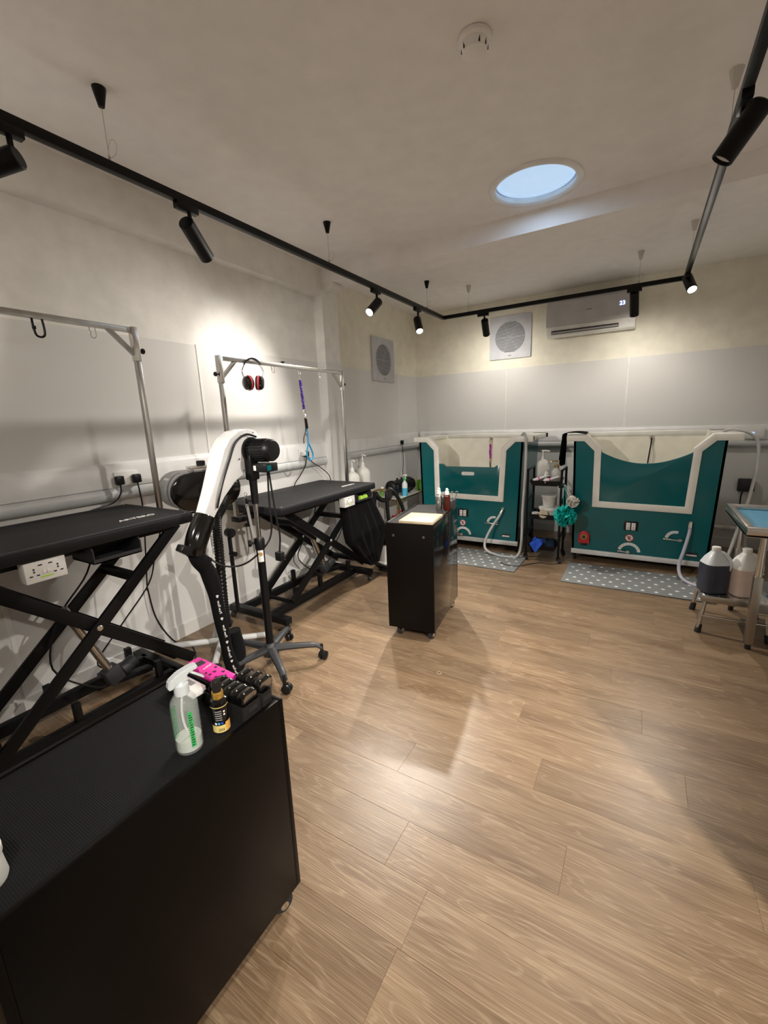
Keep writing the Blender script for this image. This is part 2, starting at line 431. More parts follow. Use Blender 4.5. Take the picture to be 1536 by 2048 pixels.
# boxing along the left wall and the cross beam
S('trim_2', box(nb(), XL, XP, YR, 3.45, 2.655, ZC), 'wall_white')
b = nb(); prism(b, [(3.45, 2.752), (3.74, 2.765), (3.74, ZC), (3.45, ZC)], 'x', XF, XR); S('trim_3', b, 'ceiling_paint')
S('trim_4', box(nb(), XP, XP+0.12, 3.45, 3.62, 2.70, 2.752), 'wall_white')

# wall cladding panels with joint strips
def panels(parent, axis, fixed, cuts, sign):
    t = 0.004
    for i in range(len(cuts)-1):
        a, c = cuts[i]+0.003, cuts[i+1]-0.003
        b = nb()
        if axis == 'y': box(b, fixed, fixed+sign*t, a, c, 0.09, PZ)
        else: box(b, a, c, fixed+sign*t, fixed, 0.09, PZ)
        S('panel', b, 'panel_gray', parent)
    for c in cuts[1:-1]:
        b = nb(); h = 0.011
        if axis == 'y': box(b, fixed, fixed+0.0075*sign, c-h, c+h, 0.09, PZ+0.004, 0.002)
        else: box(b, c-h, c+h, fixed+0.0075*sign, fixed, 0.09, PZ+0.004, 0.002)
        S('joint_strip', b, 'joint_white', parent)
panels(wl, 'y', XL, [YR, -0.6, 0.75, 2.10, 3.45], 1)
panels(wf, 'y', XF, [3.69, 5.165, YB], 1)
panels(wb, 'x', YB, [XF, -1.535, -0.18, 1.17, XR], -1)
b = nb(); box(b, XL, XP+0.004, 3.446, 3.694, 0.09, PZ); S('panel', b, 'panel_gray', pil)
# skirting
def skirt(name, *a): S(name, box(nb(), *a, 0.003), 'skirting')
skirt('baseboard_left', XL, XL+0.014, YR, 3.45, 0, 0.10)
skirt('baseboard_recess', XF, XF+0.014, 3.69, YB, 0, 0.10)
skirt('baseboard_back', XF, XR, YB-0.014, YB, 0, 0.10)
skirt('baseboard_right', XR-0.014, XR, YE, YB, 0, 0.10)

# dado cable trunking: upper box with sloping top, round lower rail
def trunk(name, along, fixed, a0, a1, sign, label):
    t = thing(name, label, 'cable trunking', ((fixed, (a0+a1)/2, 1.07) if along == 'y' else ((a0+a1)/2, fixed, 1.07)))
    up_ = [(0, 1.305), (0.022, 1.295), (0.034, 1.275), (0.034, 1.155), (0, 1.155)]
    lo_ = [(0, 1.155)] + [(0.030*math.sin(R(q))+0.018, 1.115+0.040*math.cos(R(q))) for q in range(0, 181, 15)] + [(0, 1.075)]
    for nm, pf, m in (('cover', up_, 'trunk_white'), ('lower_rail', lo_, 'trunk_gray')):
        b = nb()
        if along == 'y': 
            tb = nb(); prism(tb, [(fixed+sign*p, z) for p, z in pf], 'y', a0, a1); _merge(b, tb)
        else:
            tb = nb(); prism(tb, [(fixed+sign*p, z) for p, z in pf], 'x', a0, a1); _merge(b, tb)
        P(nm, b, m, t, shade=40)
    return t
trunk('cable_trunking', 'y', XL+0.004, YR, 3.445, 1, 'long white dado trunking on the wall behind the two grooming tables')
trunk('cable_trunking', 'y', XF+0.004, 3.93, YB-0.03, 1, 'white dado trunking below the extractor fan, left of the first bath')
trunk('cable_trunking', 'x', YB-0.004, XF+0.06, XR-0.02, -1, 'white dado trunking along the end wall behind the two baths')

# ------------------------------------------------------------------ light tunnel and smoke detector
t = thing('light_tunnel', 'round ceiling light tunnel with pale blue daylight diffuser', 'skylight', (SKX, SKY, ZC))
b = nb(); lathe(b, [(SKR+0.035, 0), (SKR+0.032, -0.008), (SKR+0.012, -0.016), (SKR-0.006, -0.012), (SKR-0.010, 0), (SKR+0.001, 0.004)], (SKX, SKY, ZC), 56)
P('trim_ring', b, 'white_gloss', t)
b = nb(); lathe(b, [(SKR-0.002, 0.0), (SKR-0.010, 0.10), (SKR-0.012, 0.14)], (SKX, SKY, ZC), 56); P('tunnel_sleeve', b, 'steel_bright', t)
b = nb(); lathe(b, [(SKR-0.012, 0.030), (SKR-0.03, 0.036), (SKR-0.04, 0.030), (SKR*0.5, 0.016), (0, 0.012)], (SKX, SKY, ZC), 56); P('diffuser', b, 'diffuser', t)
ld = bpy.data.lights.new('light_tunnel_light', 'AREA'); ld.shape = 'DISK'; ld.size = 0.42; ld.energy = 1.3; ld.color = (0.55, 0.75, 1.0)
lo = bpy.data.objects.new('light_tunnel_light', ld); COL.objects.link(lo); lo.location = (SKX, SKY, ZC-0.02)
t = thing('smoke_detector', 'round white smoke detector on the ceiling', 'smoke detector', (-0.65, 1.87, ZC))
b = nb(); lathe(b, [(0, -0.002), (0.062, -0.002), (0.064, -0.016), (0.052, -0.022), (0.046, -0.05), (0.030, -0.056), (0, -0.056)], (-0.65, 1.87, ZC), 32); P('housing', b, 'ceiling_paint', t)
for a in (200, 235, 310, 345, 20, 60, 110, 150):
    b = nb(); c = Vector((-0.65+0.047*math.cos(R(a)), 1.87+0.047*math.sin(R(a)), ZC-0.036)); box(b, c.x-0.003, c.x+0.003, c.y-0.003, c.y+0.003, c.z-0.009, c.z+0.009); P('vent_slot', b, 'label_black', t)

# ------------------------------------------------------------------ lighting track
RX0, RX1, RY, RZ = -2.04, 0.23, 4.85, 2.60
t = thing('lighting_track', 'black U-shaped lighting track hung on thin wires below the ceiling', 'lighting track', (-0.9, RY, RZ))
for nm, a in (('rail', (RX0-0.017, RX0+0.017, -1.4, RY+0.017, RZ-0.02, RZ+0.018)), ('rail', (RX0+0.017, RX1-0.017, RY-0.017, RY+0.017, RZ-0.02, RZ+0.018)), ('rail', (RX1-0.017, RX1+0.017, -1.4, RY+0.017, RZ-0.02, RZ+0.018))):
    P(nm, box(nb(), *a, 0.002), 'black_metal', t)
for x, y, dark in ((RX0, 1.23, 1), (RX0, 2.75, 1), (RX0, 4.42, 1), (-1.74, RY, 0), (-0.125, RY, 0), (RX1, 4.37, 0), (RX1, 2.64, 0), (RX0, -0.4, 1), (RX1, 0.6, 0)):
    b = nb(); lathe(b, [(0, 0), (0.027, 0), (0.025, -0.012), (0.012, -0.068), (0, -0.070)], (x, y, ZC), 20)
    c = P('ceiling_cup', b, 'black_metal' if dark else 'cup_white', t)
    b = nb(); cyl(b, (x, y, ZC-0.06), (x, y, RZ+0.01), 0.0012, n=6); P('wire', b, 'wire', c)
    b = nb(); cyl(b, (x, y, RZ+0.015), (x, y, RZ+0.04), 0.005, n=8); P('wire_clip', b, 'wire', c)
    b = nb(); tube(b, [(x, y, RZ+0.03), (x+0.02, y+0.02, RZ+0.05), (x+0.03, y+0.02, RZ+0.09), (x+0.01, y+0.01, RZ+0.10), (x, y, RZ+0.06)], 0.0008, 5); P('wire_tail', b, 'wire', c)

def track_lamp(stem, top, d, L, label, on=True, power=1.0, size=115, blend=0.9, lens='lens_on'):
    """adapter in the rail, swivel stem, cylindrical head whose lens emits a spot beam"""
    d = Vector(d).normalized(); top = Vector(top); x, y = stem
    t = thing('track_spotlight', label, 'spotlight', (x, y, RZ-0.02), group='black spotlights on the lighting track')
    alongx = abs(y-RY) < 0.03 and RX0+0.05 < x < RX1-0.05
    b = nb()
    if alongx: box(b, x-0.075, x+0.045, y-0.018, y+0.018, RZ-0.050, RZ-0.018, 0.003)
    else: box(b, x-0.018, x+0.018, y-0.075, y+0.045, RZ-0.050, RZ-0.018, 0.003)
    P('adapter', b, 'black_metal', t)
    piv = top + d*0.045
    s0 = Vector((x, y, RZ-0.048))
    b = nb(); cyl(b, s0, (s0.x, s0.y, min(s0.z-0.01, piv.z+0.030)), 0.010, n=12); tube(b, [(s0.x, s0.y, min(s0.z-0.01, piv.z+0.034)), (s0.x*.5+piv.x*.5, s0.y*.5+piv.y*.5, piv.z+0.02), piv], 0.010, 10, 4); P('stem', b, 'black_metal', t)
    r = 0.038
    fr = frame_from(d)
    b = nb(); lathe(b, [(0, 0), (r-0.004, 0), (r, 0.005), (r, L-0.003), (r-0.003, L), (r-0.005, L-0.002), (r-0.006, L-0.016), (0, L-0.017)], top, 32, fr); P('head', b, 'black_metal', t)
    b = nb(); lathe(b, [(0, L-0.012), (r-0.007, L-0.012), (r-0.007, L-0.015)], top, 32, fr); P('lens', b, lens, t)
    if on:
        ld = bpy.data.lights.new('track_spotlight_light', 'SPOT'); ld.energy = LAMP_W*power; ld.color = LAMP_COL
        ld.spot_size = R(size); ld.spot_blend = blend; ld.shadow_soft_size = 0.028
        lo = bpy.data.objects.new('track_spotlight_light', ld); COL.objects.link(lo)
        lo.parent = t
        mw = Matrix.Translation(top+d*(L+0.004)) @ d.to_track_quat('-Z', 'Y').to_matrix().to_4x4()
        lo.matrix_local = W[t.name].inverted() @ mw
    return t
track_lamp((RX0, 0.87), (-2.03, 0.885, 2.487), (-0.78, -0.55, -0.28), 0.20, 'black track spotlight cut off by the left edge of the picture', power=0.2)
track_lamp((RX0, 1.60), (-2.045, 1.575, 2.505), (-0.38, 0.80, -0.45), 0.22, 'black track spotlight on the left rail, aimed away at the white wall', power=0.20, size=80, blend=1.0)
track_lamp((RX0, 3.40), (-2.04, 3.426, 2.495), (-0.04, -0.79, -0.61), 0.19, 'black track spotlight with glowing lens, third along the left rail', power=0.75)
track_lamp((RX0, 4.20), (-2.04, 4.174, 2.477), (0.40, -0.52, -0.755), 0.19, 'black track spotlight with glowing lens nearest the left rail corner', power=1.15, size=105)
track_lamp((-1.56, RY), (-1.558, 4.85, 2.510), (-0.10, 0.70, -0.68), 0.19, 'black track spotlight on the cross rail in front of the square wall fan', power=0.14, size=160, blend=1.0)
track_lamp((-0.14, RY), (-0.154, 4.85, 2.545), (0.05, 0.50, -0.865), 0.21, 'black track spotlight on the cross rail in front of the air conditioner', power=0.15, size=160, blend=1.0)
track_lamp((RX1, 4.66), (0.23, 4.71, 2.575), (0.21, -0.66, -0.72), 0.19, 'black track spotlight with glowing lens at the right rail corner', power=0.4)
track_lamp((RX1, 2.26), (0.275, 2.20, 2.525), (-0.565, 0.055, -0.823), 0.175, 'large black track spotlight with dull lens nearest the camera on the right rail', lens='lens_dim', power=1.15, size=95)
track_lamp((RX1, -0.6), (0.23, -0.6, 2.50), (-0.5, 0.2, -0.8), 0.19, 'added unseen fill spotlight behind the camera on the right rail', power=0.35)  # extra lamp out of view, added for more light in the room
track_lamp((RX0, -0.7), (-2.04, -0.7, 2.50), (0.15, 0.90, -0.43), 0.19, 'added unseen fill spotlight behind the camera on the left rail', power=1.3, size=54, blend=1.0)  # extra lamp out of view, added to brighten the bath fronts

# lamp of the adjoining space (outside the frame, it throws the wall's shadow across the floor)
t = thing('ceiling_spotlight', 'black ceiling spotlight in the adjoining space', 'spotlight', (2.30, -1.0, ZC))
b = nb(); cyl(b, (2.30, -1.0, ZC), (2.30, -1.0, ZC-0.04), 0.05); P('mount', b, 'black_metal', t)
dd = Vector((-2.40, 2.95, -2.75)).normalized(); b = nb(); cyl(b, Vector((2.30, -1.0, ZC-0.05)), Vector((2.30, -1.0, ZC-0.05))+dd*0.2, 0.04); P('head', b, 'black_metal', t)
b = nb(); cyl(b, Vector((2.30, -1.0, ZC-0.05))+dd*0.198, Vector((2.30, -1.0, ZC-0.05))+dd*0.202, 0.034); P('lens', b, 'lens_on', t)
ld = bpy.data.lights.new('ceiling_spotlight_light', 'SPOT'); ld.energy = LAMP_W*3.6; ld.color = LAMP_COL; ld.spot_size = R(62); ld.spot_blend = 0.7; ld.shadow_soft_size = 0.02
lo = bpy.data.objects.new('ceiling_spotlight_light', ld); COL.objects.link(lo); lo.parent = t
lo.matrix_local = W[t.name].inverted() @ (Matrix.Translation(Vector((2.30, -1.0, ZC-0.05))+dd*0.21) @ dd.to_track_quat('-Z', 'Y').to_matrix().to_4x4())

# ------------------------------------------------------------------ extractor fans and air conditioner
def fan(label, mx):
    """local: face in XZ, front towards -Y, centre at origin"""
    t = thing('extractor_fan', label, 'extractor fan', mx.translation, mx.to_euler(), 'square extractor fans')
    h = 0.255; r = 0.185
    b = nb(); ed = []
    def lp(pts):
        vs = [b.verts.new(p) for p in pts]; return [b.edges.new((vs[i], vs[(i+1) % len(vs)])) for i in range(len(vs))]
    ed = lp([(p[0], -0.020, p[1]) for p in rrect(-h, h, -h, h, 0.012)]) + lp([(r*math.cos(2*math.pi*i/40), -0.020, r*math.sin(2*math.pi*i/40)) for i in range(40)])
    bmesh.ops.triangle_fill(b, edges=ed, use_beauty=True)
    ex = bmesh.ops.extrude_face_region(b, geom=list(b.faces)); bmesh.ops.translate(b, vec=(0, 0.020, 0), verts=[v for v in ex['geom'] if isinstance(v, bmesh.types.BMVert)])
    P('face_plate', b, 'fan_gray', t, local=True, shade=0)
    b = nb(); cyl(b, (0, -0.003, 0), (0, -0.001, 0), r, n=40); P('fan_backing', b, 'label_black', t, local=True)
    b = nb(); n = 24
    for i in range(n):
        z = -r+(i+0.5)*2*r/n; q = math.sqrt(max(0, r*r-z*z))
        obox(b, (-q, -0.013, z), (q, -0.013, z), 0.012, 0.0075, (0, -0.35, 1))
    P('louvre', b, 'fan_gray', t, local=True, shade=0)
    b = nb()
    for a in range(0, 180, 60): obox(b, (-r*math.cos(R(a)), -0.005, -r*math.sin(R(a))), (r*math.cos(R(a)), -0.005, r*math.sin(R(a))), 0.008, 0.004, (0, 1, 0))
    P('grille_spoke', b, 'fan_dark', t, local=True, shade=0)
    b = nb(); box(b, -0.02, 0.02, -0.022, -0.019, -0.224, -0.214, 0.001); P('badge', b, 'mid_gray', t, local=True)
    return t
fan('square grey extractor fan on the end wall beside the air conditioner', Matrix.Translation((-1.50, YB-0.0005, 2.44)))
fan('square grey extractor fan on the side wall above the white pump jugs', Matrix.Translation((XF+0.0045, 4.775, 2.21)) @ Euler((0, 0, R(90))).to_matrix().to_4x4())
t = thing('air_conditioner', 'white wall air conditioner with open louvre, display showing 23', 'air conditioner', (-0.59, YB, 2.345))
ax0, ax1 = -1.035, -0.145
b = nb(); prism(b, [(YB-0.001, 2.37), (YB-0.001, 2.745), (5.53, 2.745), (5.50, 2.70), (5.495, 2.44), (5.53, 2.36), (5.60, 2.345)], 'x', ax0, ax1, 0.006); P('casing', b, 'white_plastic', t)
b = nb(); prism(b, [(5.492, 2.452), (5.480, 2.455), (5.485, 2.70), (5.515, 2.742), (5.525, 2.742), (5.497, 2.70)], 'x', ax0-0.002, ax1+0.002, 0.002); P('front_panel', b, 'ac_gray', t)
b = nb(); obox(b, (ax0+0.055, 5.510, 2.400), (ax1-0.155, 5.510, 2.400), 0.014, 0.052, (0, 0.33, 1)); P('outlet', b, 'label_black', t)
b = nb(); obox(b, (ax0+0.06, 5.497, 2.392), (ax1-0.16, 5.497, 2.392), 0.045, 0.005, (0, -0.7, 1)); P('louvre', b, 'ac_gray', t)
for q in range(9):
    b = nb(); xx = ax0+0.09+q*0.072; box(b, xx-0.002, xx+0.002, 5.500, 5.51, 2.383, 2.418); P('vane', b, 'dark_gray', t)
P('display', text_bm('23', 0.055, basis((-0.275, 5.4795, 2.60), (1, 0, 0), (0, 0, 1))), 'lcd_blue', t, label='glowing blue digits 23', shade=0)
b = nb(); box(b, -0.62, -0.565, 5.477, 5.482, 2.583, 2.593, 0.001); P('badge', b, 'mid_gray', t)

# ================================================================== GROOMING TABLES
def caster(parent, p, r=0.028, d=(0, 1, 0), name='caster', rim='chrome'):
    """swivel caster standing on the floor under point p (x, y, z of mount)"""
    x, y, z = p; d = Vector(d).normalized(); s = Vector((-d.y, d.x, 0)); tr = d*0.018
    b = nb(); cyl(b, (x, y, z), (x, y, z-0.012), 0.018, n=14)
    for k in (-1, 1):
        q0 = Vector((x, y, z-0.008))+s*(k*0.014); q1 = Vector((x, y, r))+tr+s*(k*0.014)
        obox(b, q0, q1, 0.003, 0.022, tuple(d))
    c = P(name, b, 'black_metal', parent)
    cc = Vector((x, y, r))+tr
    b = nb(); lathe(b, [(0, -0.011), (r-0.004, -0.011), (r, -0.007), (r, 0.007), (r-0.004, 0.011), (0, 0.011)], cc, 24, (d, Vector((0, 0, 1)), s)); P('wheel', b, 'black_rubber', c)
    b = nb(); cyl(b, cc-s*0.018, cc+s*0.018, r*0.42, n=16); P('hub', b, rim, c)
    return c

def socket_plate(parent, mx, box_d=0.035, m='white_plastic'):
    """double universal socket, local XY face, +Z out"""
    b = nb(); box(b, -0.073, 0.073, -0.043, 0.043, -box_d, 0.0, 0.002, mx); s = P('socket_box', b, m, parent)
    for x in (-0.042, 0.042):
        b = nb()
        for px_, py_, w_, h_ in ((0, 0.013, 0.006, 0.007), (0, 0.002, 0.006, 0.007), (-0.012, -0.014, 0.011, 0.005), (0.012, -0.014, 0.011, 0.005)):
            box(b, x+px_-w_/2, x+px_+w_/2, py_-h_/2, py_+h_/2, -0.001, 0.0012, 0, mx)
        P('socket_slots', b, 'label_black', s)
    for x in (-0.008, 0.008):
        b = nb(); box(b, x-0.007, x+0.007, -0.012, 0.004, 0, 0.004, 0.001, mx); P('rocker_switch', b, 'label_white', s)
    for x in (-0.018, 0.018):
        b = nb(); box(b, x-0.007, x+0.007, 0.024, 0.029, -0.001, 0.0012, 0, mx); P('usb_port', b, 'label_black', s)
    b = nb(); box(b, -0.022, 0.022, -0.027, -0.021, 0, 0.0012, 0, mx); P('label_strip', b, 'lime' if m == 'white_plastic' else 'label_black', s)
    return s

def grooming_table(label, xc, ye, zt, arm_y0, arm_y1, arm_z, sock_y, tray_y, hw=0.325, Ln=1.23):
    t = thing('grooming_table', label, 'grooming table', (xc, ye-Ln/2, 0), group='black electric scissor grooming tables')
    y0 = ye-Ln
    # top: padded slab with rim
    b = nb(); box(b, xc-hw, xc+hw, y0, ye, zt-0.055, zt-0.008, 0.006); P('tabletop', b, 'black_satin', t)
    b = nb(); box(b, xc-hw+0.012, xc+hw-0.012, y0+0.012, ye-0.012, zt-0.010, zt, 0.003); tm = P('table_mat', b, 'table_mat', t)
    for a in ((xc-hw+0.004, xc-hw+0.012, y0+0.004, ye-0.004), (xc+hw-0.012, xc+hw-0.004, y0+0.004, ye-0.004), (xc-hw+0.012, xc+hw-0.012, y0+0.004, y0+0.012), (xc-hw+0.012, xc+hw-0.012, ye-0.012, ye-0.004)):
        P('edge_trim', box(nb(), *a, zt-0.012, zt+0.001, 0.002), 'dark_gray', t)
    P('logo', text_bm('ARTERO', 0.050, basis((xc+hw-0.155, ye-0.215, zt+0.0007), (0, 1, 0), (-1, 0, 0))), 'label_white', tm, label='white brand lettering on the mat', shade=0)
    for sx in (-1, 1):
        for yy in (y0+0.03, ye-0.03):
            b = nb(); cyl(b, (xc+sx*(hw-0.025), yy, zt), (xc+sx*(hw-0.025), yy, zt+0.002), 0.005, n=10); P('screw', b, 'bolt', t)
    # under-frame
    zf = zt-0.075; zu = zt-0.10
    for sx in (-1, 1):
        P('top_rail', box(nb(), xc+sx*0.205-0.02, xc+sx*0.205+0.02, y0+0.10, ye-0.05, zf-0.02, zf+0.02, 0.002), 'black_metal', t)
    P('cross_rail', box(nb(), xc-0.20, xc+0.20, y0+0.10, y0+0.14, zf-0.02, zf+0.02, 0.002), 'black_metal', t)
    P('cross_rail', box(nb(), xc-0.20, xc+0.20, ye-0.09, ye-0.05, zf-0.02, zf+0.02, 0.002), 'black_metal', t)
    # base
    xf, xk = xc+0.105, xc-0.205
    for xx in (xf, xk):
        P('base_rail', box(nb(), xx-0.022, xx+0.022, y0+0.03, ye-0.10, 0.045, 0.105, 0.003), 'black_metal', t)
    for yy in (y0+0.005, ye-0.095):
        b = nb(); box(b, xc-0.31, xc+0.30, yy-0.03, yy+0.03, 0.055, 0.105, 0.003); ft = P('foot_bar', b, 'black_metal', t)
        for sx in (-0.285, 0.275): caster(ft, (xc+sx, yy, 0.056), 0.026, (0.3, -1, 0))
    # stops on the rails
    for xx in (xf, xk):
        for dy in (-0.93, -0.62, -0.20):
            P('stop_bracket', box(nb(), xx-0.016, xx+0.016, ye+dy-0.016, ye+dy+0.016, 0.10, 0.20, 0.002), 'black_metal', t)
    # scissor legs, pivot 0.467 m from the far end
    yp = ye-0.467; zb, zu2 = 0.105, zt-0.085; zp = (zb+zu2)/2; Lg = 1.30; hy = math.sqrt(max(0.1, (Lg/2)**2-(zu2-zp)**2))
    hy = min(hy, 0.53)
    for xx, in_ in ((xf+0.010, 1), (xk+0.0, 1)):
        b = nb(); obox(b, (xx+0.012, yp-hy, zb), (xx+0.012, yp+hy, zu2), 0.020, 0.058, (0, 0, 1), 0.002); P('scissor_leg', b, 'black_metal', t)
        b = nb(); obox(b, (xx-0.014, yp-hy, zu2), (xx-0.014, yp+hy, zb), 0.020, 0.062, (0, 0, 1), 0.002); P('scissor_leg', b, 'black_metal', t)
        b = nb(); cyl(b, (xx-0.03, yp, zp), (xx+0.028, yp, zp), 0.015, n=16, bev=0.003); P('pivot_bolt', b, 'bolt', t)
    b = nb(); box(b, xk, xf, yp+hy*0.45-0.025, yp+hy*0.45+0.025, zp+(zu2-zp)*0.45-0.018, zp+(zu2-zp)*0.45+0.018, 0.002); P('cross_bar', b, 'black_metal', t)
    b = nb(); box(b, xk, xf, yp-hy*0.55-0.03, yp-hy*0.55+0.03, zp+(zu2-zp)*0.55-0.015, zp+(zu2-zp)*0.55+0.02, 0.002); P('cross_bar', b, 'black_metal', t)
    b = nb(); box(b, xk, xf, yp-hy-0.012, yp-hy+0.012, zb-0.01, zb+0.014, 0.002); P('cross_bar', b, 'black_metal', t)
    b = nb(); box(b, xk, xf, yp+hy*0.80-0.025, yp+hy*0.80+0.025, zb+0.05, zb+0.09, 0.002); P('cross_bar', b, 'black_metal', t)
    # actuator
    xa = xc-0.04; pa = Vector((xa, yp-0.03, zp-0.02)); pb = Vector((xa, yp+0.09, 0.18))
    b = nb(); cyl(b, pa+(pa-pb)*0.35, pb, 0.021, n=20); ac = P('actuator', b, 'steel_bright', t)
    b = nb(); obox(b, pb+(pa-pb)*0.12, pb-(pa-pb)*0.16, 0.075, 0.085, (0, 1, 0.4), 0.012); cyl(b, pb+Vector((0.0, 0.05, -0.01)), pb+Vector((0.0, 0.13, 0.02)), 0.036, n=20, bev=0.006); P('motor', b, 'dark_gray', ac)
    b = nb(); obox(b, (xa, yp+0.10, 0.13), (xa, yp+0.30, 0.10), 0.05, 0.03, (0, 0, 1), 0.003); P('motor_mount', b, 'black_metal', ac)
    b = nb(); obox(b, (xa, yp-0.02, zp), (xa, yp-hy*0.55, zp+(zu2-zp)*0.55), 0.05, 0.03, (0, 0, 1), 0.003); P('actuator_arm', b, 'black_metal', ac)
    # accessory tray under the front edge (open towards the room)
    xr = xc+hw-0.02; ya, yb = tray_y; zt2 = zt-0.057; zb2 = zt-0.145
    b = nb()
    box(b, xr-0.20, xr, ya, yb, zb2, zb2+0.006); box(b, xr-0.20, xr-0.194, ya, yb, zb2, zt2)
    prism(b, [(xr-0.20, zb2), (xr, zb2), (xr+0.002, zt2-0.03), (xr-0.02, zt2), (xr-0.20, zt2)], 'y', ya, ya+0.006)
    prism(b, [(xr-0.20, zb2), (xr, zb2), (xr+0.002, zt2-0.03), (xr-0.02, zt2), (xr-0.20, zt2)], 'y', yb-0.006, yb)
    box(b, xr-0.004, xr, ya, yb, zb2, zb2+0.022)
    P('tray', b, 'dark_gray', t, shade=0)
    # socket box
    socket_plate(t, basis((xc+hw-0.005, sock_y, zt-0.103), (0, 1, 0), (0, 0, 1)), 0.06)
    # power cable hanging between the legs
    b = nb(); tube(b, [(xc-0.15, ye-0.28, zt-0.08), (xc-0.14, ye-0.36, zt-0.30), (xc-0.16, ye-0.52, zt-0.50), (xc-0.14, ye-0.60, 0.30), (xc-0.05, ye-0.45, 0.13), (xa, yp+0.09, 0.15)], 0.005, 8); P('cable', b, 'black_plastic', t)
    b = nb(); tube(b, [(xc+0.10, ye-0.05, zt-0.09), (xc+0.06, ye-0.09, zt-0.25), (xc+0.02, ye-0.13, zt-0.42), (xc-0.0, ye-0.30, zt-0.60), (xc-0.08, ye-0.42, 0.26), (xa, yp+0.10, 0.20)], 0.004, 8); P('cable', b, 'black_plastic', t)
    # overhead arm
    q = 0.0125
    for k, yy in ((-1, arm_y0), (1, arm_y1)):
        zlow = zt-0.10
        P('arm_post', box(nb(), xc-q, xc+q, yy-q, yy+q, zlow, arm_z-0.10, 0.001), 'steel', t)
        P('arm_sleeve', box(nb(), xc-q-0.004, xc+q+0.004, yy-q-0.004, yy+q+0.004, arm_z-0.17, arm_z+0.004, 0.001), 'steel_bright', t)
        b = nb(); obox(b, (xc, yy-k*0.01, arm_z-0.135), (xc, yy-k*0.14, arm_z-0.012), 0.022, 0.018, (1, 0, 0)); P('arm_brace', b, 'steel', t)
        b = nb(); cyl(b, (xc, yy+k*q, arm_z-0.115), (xc, yy+k*0.036, arm_z-0.115), 0.005, n=10); cyl(b, (xc, yy+k*0.030, arm_z-0.115), (xc, yy+k*0.047, arm_z-0.115), 0.015, n=8, bev=0.004); P('clamp_knob', b, 'black_plastic', t)
        e_ = y0 if k < 0 else ye
        b = nb(); box(b, xc-0.04, xc+0.04, min(yy, e_-k*0.10)-0.018, max(yy, e_-k*0.10)+0.018, zt-0.10, zt-0.062, 0.004); P('table_clamp', b, 'black_metal', t)
        b = nb(); cyl(b, (xc+0.02, e_+k*0.03, zt-0.13), (xc+0.02, e_+k*0.03, zt-0.09), 0.008, n=10); lathe(b, [(0, 0), (0.03, 0.004), (0.032, 0.016), (0.02, 0.022), (0, 0.022)], (xc+0.02, e_+k*0.03, zt-0.15), 16); P('clamp_knob', b, 'black_plastic', t)
    P('arm_crossbar', box(nb(), xc-q, xc+q, arm_y0, arm_y1, arm_z-0.026, arm_z, 0.001), 'steel', t)
    return t

T1X, T1E, T1Z = -2.390, 1.410, 1.05
T2X, T2E, T2Z = -2.415, 3.325, 0.93
grooming_table('black grooming table on scissor legs nearest the camera, with white socket under its edge', T1X, T1E, T1Z, 0.08, 1.425, 2.03, 0.715, (0.90, 1.12))
grooming_table('black grooming table on scissor legs beyond the dryers, earmuffs hanging from its arm', T2X, T2E, T2Z, 1.985, 3.335, 1.945, 2.915, (3.06, 3.29))

# hooks and things hanging from the arms
def ring_path(c, w, h, ax):
    c = Vector(c); ax = Vector(ax)
    return [c+ax*(w*math.cos(a))+Vector((0, 0, h*math.sin(a))) for a in [2*math.pi*i/14 for i in range(14)]]
def carabiner(x, y, ztop, h, m, label, grp=None, r=0.003, tilt=0.25):
    t = thing('carabiner', label, 'carabiner', (x, y, ztop-h), group=grp)
    ax = Vector((0.35, 1, 0)).normalized()
    b = nb(); pts = [Vector((x, y, ztop-h/2))+ax*(q[0]*h)+Vector((0, 0, q[1]*h)) for q in ((-0.16, 0.5), (0.16, 0.5), (0.22, 0.3), (0.24, -0.25), (0.16, -0.46), (0, -0.5), (-0.14, -0.42), (-0.2, -0.15), (-0.22, 0.3))]
    tube(b, pts, r, 8, 4, True); P('body', b, m, t)
    b = nb(); p = Vector((x, y, ztop-h*0.62))-ax*(0.19*h); cyl(b, p, p+Vector((0, 0, h*0.16)), r*1.7, n=10); P('locking_nut', b, m, t)
    return t
G = 'small steel snap hooks on the arm of the far grooming table'
carabiner(T1X, 0.99, 2.012, 0.085, 'black_metal', 'large black carabiner hanging from the arm of the nearest table', r=0.0048)
carabiner(T1X, 1.22, 2.008, 0.055, 'steel_bright', 'small steel snap hook hanging from the arm of the nearest table', r=0.0025)
carabiner(T2X, 2.47, 1.925, 0.05, 'steel_bright', 'small steel snap hook on the far arm, right of the earmuffs', G, r=0.0025)
carabiner(T2X, 3.02, 1.925, 0.05, 'steel_bright', 'small steel snap hook on the far arm, right of the hanging purple lead', G, r=0.0025)
b = nb(); cyl(b, (T2X, 2.58, 1.945), (T2X, 2.58, 1.957), 0.006, n=10); lathe(b, [(0, 0.010), (0.014, 0.010), (0.016, 0.018), (0, 0.020)], (T2X, 2.58, 1.945), 10); T('thumb_screw', b, 'black_plastic', 'small black thumb screw on top of the far arm crossbar', 'screw')

